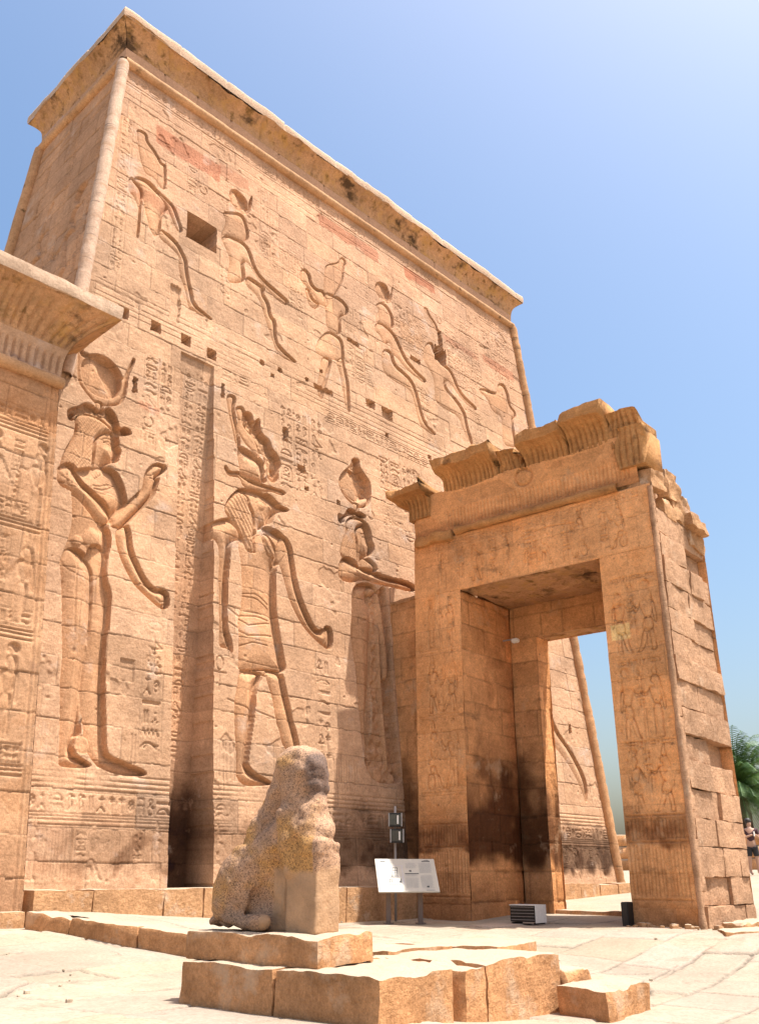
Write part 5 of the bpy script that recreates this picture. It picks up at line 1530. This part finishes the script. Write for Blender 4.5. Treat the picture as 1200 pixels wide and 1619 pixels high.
# ------------------------------------------------------------------ information panel
def boxm(name, pts_c, size, mat, parent, B=None, bev=.004):
    bm = bmesh.new()
    bmesh.ops.create_cube(bm, size=1.0)
    for v in bm.verts: v.co = Vector((v.co.x * size[0], v.co.y * size[1], v.co.z * size[2]))
    if bev: bmesh.ops.bevel(bm, geom=bm.edges[:], offset=bev, segments=2, affect='EDGES')
    for v in bm.verts:
        if B is not None: v.co = Vector(B[0]) * v.co.x + Vector(B[1]) * v.co.y + Vector(B[2]) * v.co.z
        v.co += Vector(pts_c)
    return bm_obj(name, bm, mat, parent)

sa_ = R(-10.5)
sign = empty('information_panel', (12.45, 11.33, gz(12.45, 11.33)), 'cream information panel with a temple plan on two brown posts', 'sign')
ux = np.array((math.cos(sa_ - R(36)), math.sin(sa_ - R(36)), 0))      # along the panel, seen from the camera left to right
ux = np.array((.80, -.60, 0)); uy = np.array((-ux[1], ux[0], 0))       # uy points away from the reader
zb = gz(12.45, 11.33)
tilt = R(50)
pu = uy * math.cos(tilt) + np.array((0, 0, 1)) * math.sin(tilt)        # up the face of the board
pn = np.cross(ux, pu); pn = pn / np.linalg.norm(pn)
c0 = np.array((12.53, 11.36, zb + .77))
for s in (-.28, .28):
    base = np.array((12.51, 11.38, 0)) + ux * s + uy * .10
    boxm('post', (base[0], base[1], zb + .33), (.085, .045, .70), M['post'], sign, (ux, uy, (0, 0, 1)))
    boxm('foot_plate', (base[0], base[1], zb + .012), (.17, .13, .02), M['post'], sign, (ux, uy, (0, 0, 1)))
PW, PH = 1.06, .70
board = boxm('board', c0, (PW, PH, .03), M['board'], sign, (ux, pu, pn), .006)
def on_board(quads, mat, name, lift=.0175):
    """flat printing: rectangles (u0,u1,v0,v1) in board fractions or four-point quads"""
    V = []; F = []
    for q in quads:
        if isinstance(q[0], tuple): pts = q
        else: u0, u1, v0, v1 = q; pts = ((u0, v0), (u1, v0), (u1, v1), (u0, v1))
        i = len(V)
        for u, v in pts: V.append(c0 + ux * (u - .5) * PW + pu * (v - .5) * PH + pn * lift)
        F.append((i, i + 1, i + 2, i + 3))
    return link(name, mesh_np(name, np.array(V), np.array(F)), mat, board)
rp = random.Random(3)
lines = []
def para(u0, u1, v0, v1, step, ragged=True):
    v = v1
    while v > v0:
        u = u0
        e = u1 - (rp.uniform(0, .03) if ragged else 0)
        while u < e:
            w = rp.uniform(.012, .034); lines.append((u, min(u + w, e), v, v + step * .38)); u += w + .006
        v -= step
para(.47, .69, .10, .40, .030); para(.47, .69, .46, .50, .03)
para(.72, .93, .10, .47, .030); para(.72, .93, .55, .84, .030); para(.50, .69, .70, .84, .032)
para(.10, .115, .12, .80, .022); para(.14, .30, .05, .06, .02)
on_board(lines, M['ink2'], 'small_print')
on_board([(.08, .17, .90, .925), (.47, .70, .525, .55), (.78, .92, .905, .93), (.82, .90, .945, .955), (.545, .585, .60, .64), (.80, .84, .13, .18), (.78, .92, .045, .055)], M['ink'], 'headings')
pln = [((.245, .45), (.255, .45), (.285, .72), (.275, .72)), ((.335, .43), (.345, .43), (.355, .72), (.345, .72)), (.275, .355, .71, .725), (.21, .36, .425, .45), ((.27, .55), (.345, .55), (.345, .565), (.27, .565)),
       ((.28, .62), (.35, .62), (.35, .635), (.28, .635)), ((.305, .45), (.312, .45), (.322, .70), (.315, .70)), (.20, .208, .25, .40), (.235, .243, .25, .40), (.20, .243, .31, .32), (.20, .243, .36, .37),
       (.19, .22, .19, .215), (.235, .255, .19, .215), (.27, .29, .19, .215), (.305, .33, .19, .215), (.35, .37, .19, .215), (.36, .40, .27, .33), (.385, .40, .33, .39), (.24, .36, .47, .48), (.26, .35, .50, .51)]
on_board(pln, M['ink'], 'plan_drawing')
on_board([(.16, .45, .78, .788), (.16, .168, .15, .79), (.43, .438, .2, .79), (.28, .44, .44, .448), (.17, .26, .60, .606), (.17, .25, .70, .706), (.25, .42, .24, .246), (.415, .421, .24, .42), (.05, .95, .885, .888), (.05, .95, .075, .078)], M['ink3'], 'plan_outline')

# ------------------------------------------------------------------ floodlights on their pole, box light, dark housing
fl_o = empty('floodlight_pole', (13.06, 12.12, .0), 'thin grey pole with two square floodlights behind the information panel', 'floodlight')
fx_, fy_ = 13.06, 12.12
bm = bmesh.new()
bmesh.ops.create_cone(bm, segments=14, radius1=.024, radius2=.024, depth=2.0, cap_ends=True, matrix=Matrix.Translation((fx_, fy_, .98)))
bm_obj('pole', bm, M['metal_grey'], fl_o, True)
vx = np.array((.69, -.72, 0)); vy = np.array((.72, .69, 0))
m_, nt_, p_ = new_mat('lamp_glass'); p_.inputs['Base Color'].default_value = (.16, .15, .14, 1); p_.inputs['Roughness'].default_value = .08; p_.inputs['Metallic'].default_value = .75; M['glass'] = m_
for zc_, dx, dark in ((1.73, .00, False), (1.45, .03, True)):
    c = np.array((fx_, fy_, zc_)) - vy * .13 + vx * dx
    hd = boxm('lamp_housing', c, (.26, .13, .24), M['metal_dark'], fl_o, (vx, vy, (0, 0, 1)), .012)
    boxm('lamp_glass', c - vy * .066 - vx * .01, (.21, .012, .185), M['glass'], hd, (vx, vy, (0, 0, 1)), .002)
    for s in (-1, 1):
        boxm('rim', c - vy * .071 + vx * s * .117, (.022, .02, .235), M['metal_grey'], hd, (vx, vy, (0, 0, 1)), .002)
    boxm('reflector', c - vy * .073 + vx * .045, (.03, .008, .15), M['white'], hd, (vx, vy, (0, 0, 1)), .002)
    boxm('bracket', c + vy * .08, (.16, .07, .03), M['metal_grey'], fl_o, (vx, vy, (0, 0, 1)), .003)

bx = empty('box_light', (14.05, 9.95, gz(14.0, 9.9)), 'low pale metal ground light with dark louvres inside the gateway foot', 'ground light')
bz = gz(14.0, 9.9)
bax = (np.array((GG[0], GG[1], 0)), np.array((GD[0], GD[1], 0)), (0, 0, 1))
body_ = boxm('housing', (14.10, 9.98, bz + .165), (.50, .34, .26), M['metal_dark'], bx, bax, .008)
boxm('end_plate', np.array((14.10, 9.98, bz + .165)) - bax[0] * .256, (.014, .36, .285), M['white'], bx, bax, .003)
boxm('top_plate', (14.10, 9.98, bz + .300), (.52, .36, .014), M['white'], bx, bax, .003)
for k in range(5):
    boxm('louvre', np.array((14.10, 9.98, bz + .07 + k * .05)) - bax[1] * .172, (.46, .02, .008), M['metal_grey'], body_, bax, .002)
for s in (-.22, .22): boxm('foot', np.array((14.10, 9.98, bz + .012)) + bax[0] * s, (.05, .3, .03), M['metal_dark'], bx, bax, .003)
dk = boxm('lamp_housing', gp(1.20, -.10, .17), (.12, .22, .40), M['metal_dark'], None, GB, .012)
tag(dk, 'dark upright metal lamp housing leaning on the right jamb', 'ground light')
lamp = empty('gate_lamp', gp(4.2, 1.2, 5.55), 'small grey lamp fixed high inside the left jamb of the gateway', 'lamp')
boxm('arm', gp(4.12, 1.55, 5.52), (.34, .03, .03), M['metal_grey'], lamp, GB, .004)
boxm('lamp_head', gp(3.98, 1.55, 5.48), (.16, .12, .09), M['white'], lamp, GB, .02)

# rubble at the foot of the gateway
for i in range(70):
    s = random.uniform(-.75, 1.1); t = random.uniform(-.35, .2) if s > 0 else random.uniform(-.4, 2.6)
    if s > -.08 and t > -.08: continue
    q = gp(s, t, 0); a = random.choice((.02, .03, .03, .05, .09))
    o = worn_box('rubble_stone', (q[0], q[1], gz(q[0], q[1]) + a * .25), (a * 1.5, a * 1.2, a), M['rough'], None, seg=a * .5, amp=a * .25, bev=a * .3, seed=i * .9, rz=i)
    tag(o, 'small loose stone lying at the right foot of the gateway', 'stone', 'loose stones at the foot of the gateway')
for i in range(34):
    px_, py_ = random.choice(((random.uniform(7.5, 13.5), random.uniform(5.2, 9.5)), (random.uniform(2.5, 6.0), random.uniform(7.5, 12.0)), (random.uniform(8.6, 12.0), random.uniform(10.2, 11.8))))
    a = random.choice((.012, .016, .022, .035))
    o = worn_box('pebble', (px_, py_, gz(px_, py_) + a * .3 + (.12 if py_ > 10 and px_ > 8 else 0)), (a * 1.5, a * 1.2, a), M['chip'], None, seg=a * .5, amp=a * .25, bev=a * .3, seed=i * .7, rz=i)
    tag(o, 'small stone chip lying loose on the pale paving', 'pebble', 'stone chips scattered on the paving')
o = quad_block('foundation_stone', [(15.0, 6.62), (16.6, 6.55), (17.3, 6.95), (15.1, 7.0)], -.2, .10, M['rough'], None, seg=.06, amp=.05, bev=.05, seed=4.4)
tag(o, 'long rough foundation stone along the right foot of the gateway', 'stone')

# ------------------------------------------------------------------ far side: parapet, palm, visitor, hills
pw = empty('parapet_wall', (36.5, 17.0, gz(36.5, 17)), 'low orange stone wall beyond the gateway by the palm', 'wall')
bm = bmesh.new(); x0 = np.array((33.5, 22.5)); x1 = np.array((39.0, 11.5)); L = np.linalg.norm(x1 - x0); dd = (x1 - x0) / L; r = random.Random(5)
for j in range(3):
    t = 0.0
    while t < L:
        l = r.uniform(.8, 1.6); c = x0 + dd * (t + l / 2)
        worn_box_bm(bm, (c[0], c[1], gz(c[0], c[1]) + .2 + j * .46), (l - .02, .5, .45), rz=math.atan2(dd[1], dd[0]), seg=.2, amp=.02, bev=.03, seed=t + j)
        t += l
bm_obj('stones', bm, M['block'], pw, True)

def make_palm():
    bx_, by_ = 41.2, 17.2
    b0 = gz(bx_, by_)
    root = empty('date_palm', (bx_, by_, b0), 'date palm with drooping green fronds behind the gateway', 'palm tree')
    tube('trunk', [(bx_, by_, b0 - .3), (bx_ - .1, by_ + .05, b0 + 2.2), (bx_ - .25, by_ + .2, b0 + 3.8)], .24, M['bark'], root, 12, .05)
    top = np.array((bx_ - .25, by_ + .2, b0 + 3.35)); r = random.Random(8)
    for i in range(120):
        az = r.uniform(0, 2 * math.pi); el = R(r.uniform(-35, 82)); Ln = r.uniform(2.3, 3.1)
        d = np.array((math.cos(az) * math.cos(el), math.sin(az) * math.cos(el), math.sin(el)))
        p = top.copy(); V = []; F = []; N = 16
        sidev = np.cross(d, (0, 0, 1.0)); sidev /= np.linalg.norm(sidev) + 1e-9
        for k in range(N):
            t = k / (N - 1)
            d2 = d + np.array((0, 0, -1)) * (.9 * t * t + .15 * t); d2 /= np.linalg.norm(d2)
            q = p + d2 * Ln / N
            up = np.cross(sidev, d2)
            w0 = .022 * (1 - t) + .006
            j = len(V); V += [p - sidev * w0, p + sidev * w0, q + sidev * w0, q - sidev * w0]; F.append((j, j + 1, j + 2, j + 3))
            if t > .1:
                for h in (0, .5):
                    for s in (-1, 1):
                        ll = (.16 + .48 * math.sin(math.pi * min(t * .9 + .08, 1))) * r.uniform(.8, 1.1)
                        o_ = p + (q - p) * h
                        e = o_ + (sidev * s * .78 + d2 * .62 - up * .30 + np.array((0, 0, -.25))) * ll
                        j = len(V); w1 = d2 * .020
                        V += [o_ - w1, o_ + w1, e + w1 * .2, e - w1 * .2]; F.append((j, j + 1, j + 2, j + 3))
            p = q
        link('frond', mesh_np('frond', np.array(V), np.array(F)), M['frond'], root)
M['bark'] = stone('palm_bark', (.12, .085, .06), .3, .15, .04)
def leafmat():
    m, nt, p = new_mat('palm_leaf')
    geo = nt.nodes.new('ShaderNodeNewGeometry')
    c = ramp(nt, noise_n(nt, geo.outputs['Position'], 2.2, 3), [(.3, (.03, .075, .018)), (.55, (.075, .15, .03)), (.75, (.17, .23, .06))])
    nt.links.new(c, p.inputs['Base Color']); p.inputs['Roughness'].default_value = .5
    return m
M['frond'] = leafmat()
make_palm()

def make_person():
    px, py = 31.2, 13.06
    b = gz(px, py)
    root = empty('person', (px, py, b), 'person in dark clothes and shorts standing half hidden behind the gateway', 'person')
    def skin(name, verts, edges, mat):
        me = bpy.data.meshes.new(name); me.from_pydata([v[:3] for v in verts], edges, [])
        o = bpy.data.objects.new(name, me); COL.objects.link(o)
        mk = o.modifiers.new('s', 'SKIN'); o.modifiers.new('u', 'SUBSURF').levels = 2
        for i, v in enumerate(verts):
            me.skin_vertices[0].data[i].radius = (v[3], v[4] if len(v) > 4 else v[3]); me.skin_vertices[0].data[i].use_root = (i == 0)
        dg = bpy.context.evaluated_depsgraph_get(); out = bpy.data.meshes.new_from_object(o.evaluated_get(dg)); bpy.data.objects.remove(o)
        return link(name, out, mat, root, True)
    T = lambda x, y, z: (px + x * .5 + y * .3, py - x * .86 + y * .5, b + z)
    def J(x, y, z, r, r2=None): return (*T(x, y, z), r, r2 or r)
    v = [J(0, 0, .95, .14, .11), J(0, 0, 1.15, .13, .10), J(0, .0, 1.36, .15, .10), J(0, 0, 1.49, .055), J(0, -.01, 1.56, .075, .08), J(0, -.01, 1.68, .085, .09),
         J(.19, 0, 1.40, .055), J(.25, -.06, 1.15, .042), J(.10, -.28, 1.22, .034), J(.04, -.34, 1.25, .03),
         J(-.19, 0, 1.40, .055), J(-.25, -.06, 1.15, .042), J(-.10, -.28, 1.22, .034), J(-.04, -.34, 1.25, .03),
         J(.09, 0, .85, .09), J(.11, -.02, .50, .06), J(.12, .02, .10, .042), J(.12, -.14, .04, .038),
         J(-.09, 0, .85, .09), J(-.10, .02, .50, .06), J(-.11, .06, .10, .042), J(-.11, -.10, .04, .038)]
    e = [(0, 1), (1, 2), (2, 3), (3, 4), (4, 5), (2, 6), (6, 7), (7, 8), (8, 9), (2, 10), (10, 11), (11, 12), (12, 13), (0, 14), (14, 15), (15, 16), (16, 17), (0, 18), (18, 19), (19, 20), (20, 21)]
    skin('body', v, e, M['skin'])
    skin('shirt', [J(0, 0, .98, .165, .13), J(0, 0, 1.2, .155, .12), J(0, 0, 1.40, .165, .115), J(.2, 0, 1.40, .075), J(.235, -.04, 1.24, .065), J(-.2, 0, 1.40, .075), J(-.235, -.04, 1.24, .065)],
         [(0, 1), (1, 2), (2, 3), (3, 4), (2, 5), (5, 6)], M['shirt'])
    skin('shorts', [J(0, 0, .98, .165, .13), J(.09, 0, .84, .115), J(.11, -.02, .56, .095), J(-.09, 0, .84, .115), J(-.10, .02, .56, .095)], [(0, 1), (1, 2), (0, 3), (3, 4)], M['shorts'])
    bmh = bmesh.new(); add_ball(bmh, T(0, .03, 1.68), (.105, .105, .10)); add_ball(bmh, T(0, .07, 1.62), (.09, .07, .10))
    bm_obj('hair', bmh, M['hair'], root, True)
    c = T(0, -.37, 1.27)
    o = boxm('phone', c, (.09, .02, .15), M['white'], None, None, .006)
    tag(o, 'small pale object held up by the person behind the gateway', 'phone')
M['skin'] = plain('skin', (.42, .25, .17), .6, 0, .05); M['shirt'] = plain('dark_shirt', (.05, .02, .025), .85); M['shorts'] = plain('black_shorts', (.018, .018, .022), .8); M['hair'] = plain('dark_hair', (.02, .015, .012), .6)
make_person()

def hills():
    a = np.radians(np.linspace(-60, 160, 260)); n = len(a)
    pr = np.stack([np.sin(a), np.cos(a), 0 * a], -1)
    h = 45 + 40 * noise3(pr * 3.0 + 4, 2.0, 4) + 30 * noise3(pr * 9.0, 2.0, 3)
    rows = []
    for t, k in ((0, 0), (.25, .45), (.55, .85), (.8, 1.0), (1.2, .8), (1.8, 0)):
        rr = 2600 + 700 * t
        q = pr * rr; z = np.clip(h, 8, None) * k + 8 * noise3(q * .01, 1.0, 3) * k - 4
        rows.append(np.stack([q[:, 0], q[:, 1], z], -1))
    o = grid_part('hills', np.array(rows), M['hill'], None)
    tag(o, 'low hazy desert hills on the horizon', None, None, 'structure')
M['hill'] = plain('far_hill', (.36, .32, .36), 1.0, 0, .12, .01)  # purple grey of distant haze put into the rock colour
hills()
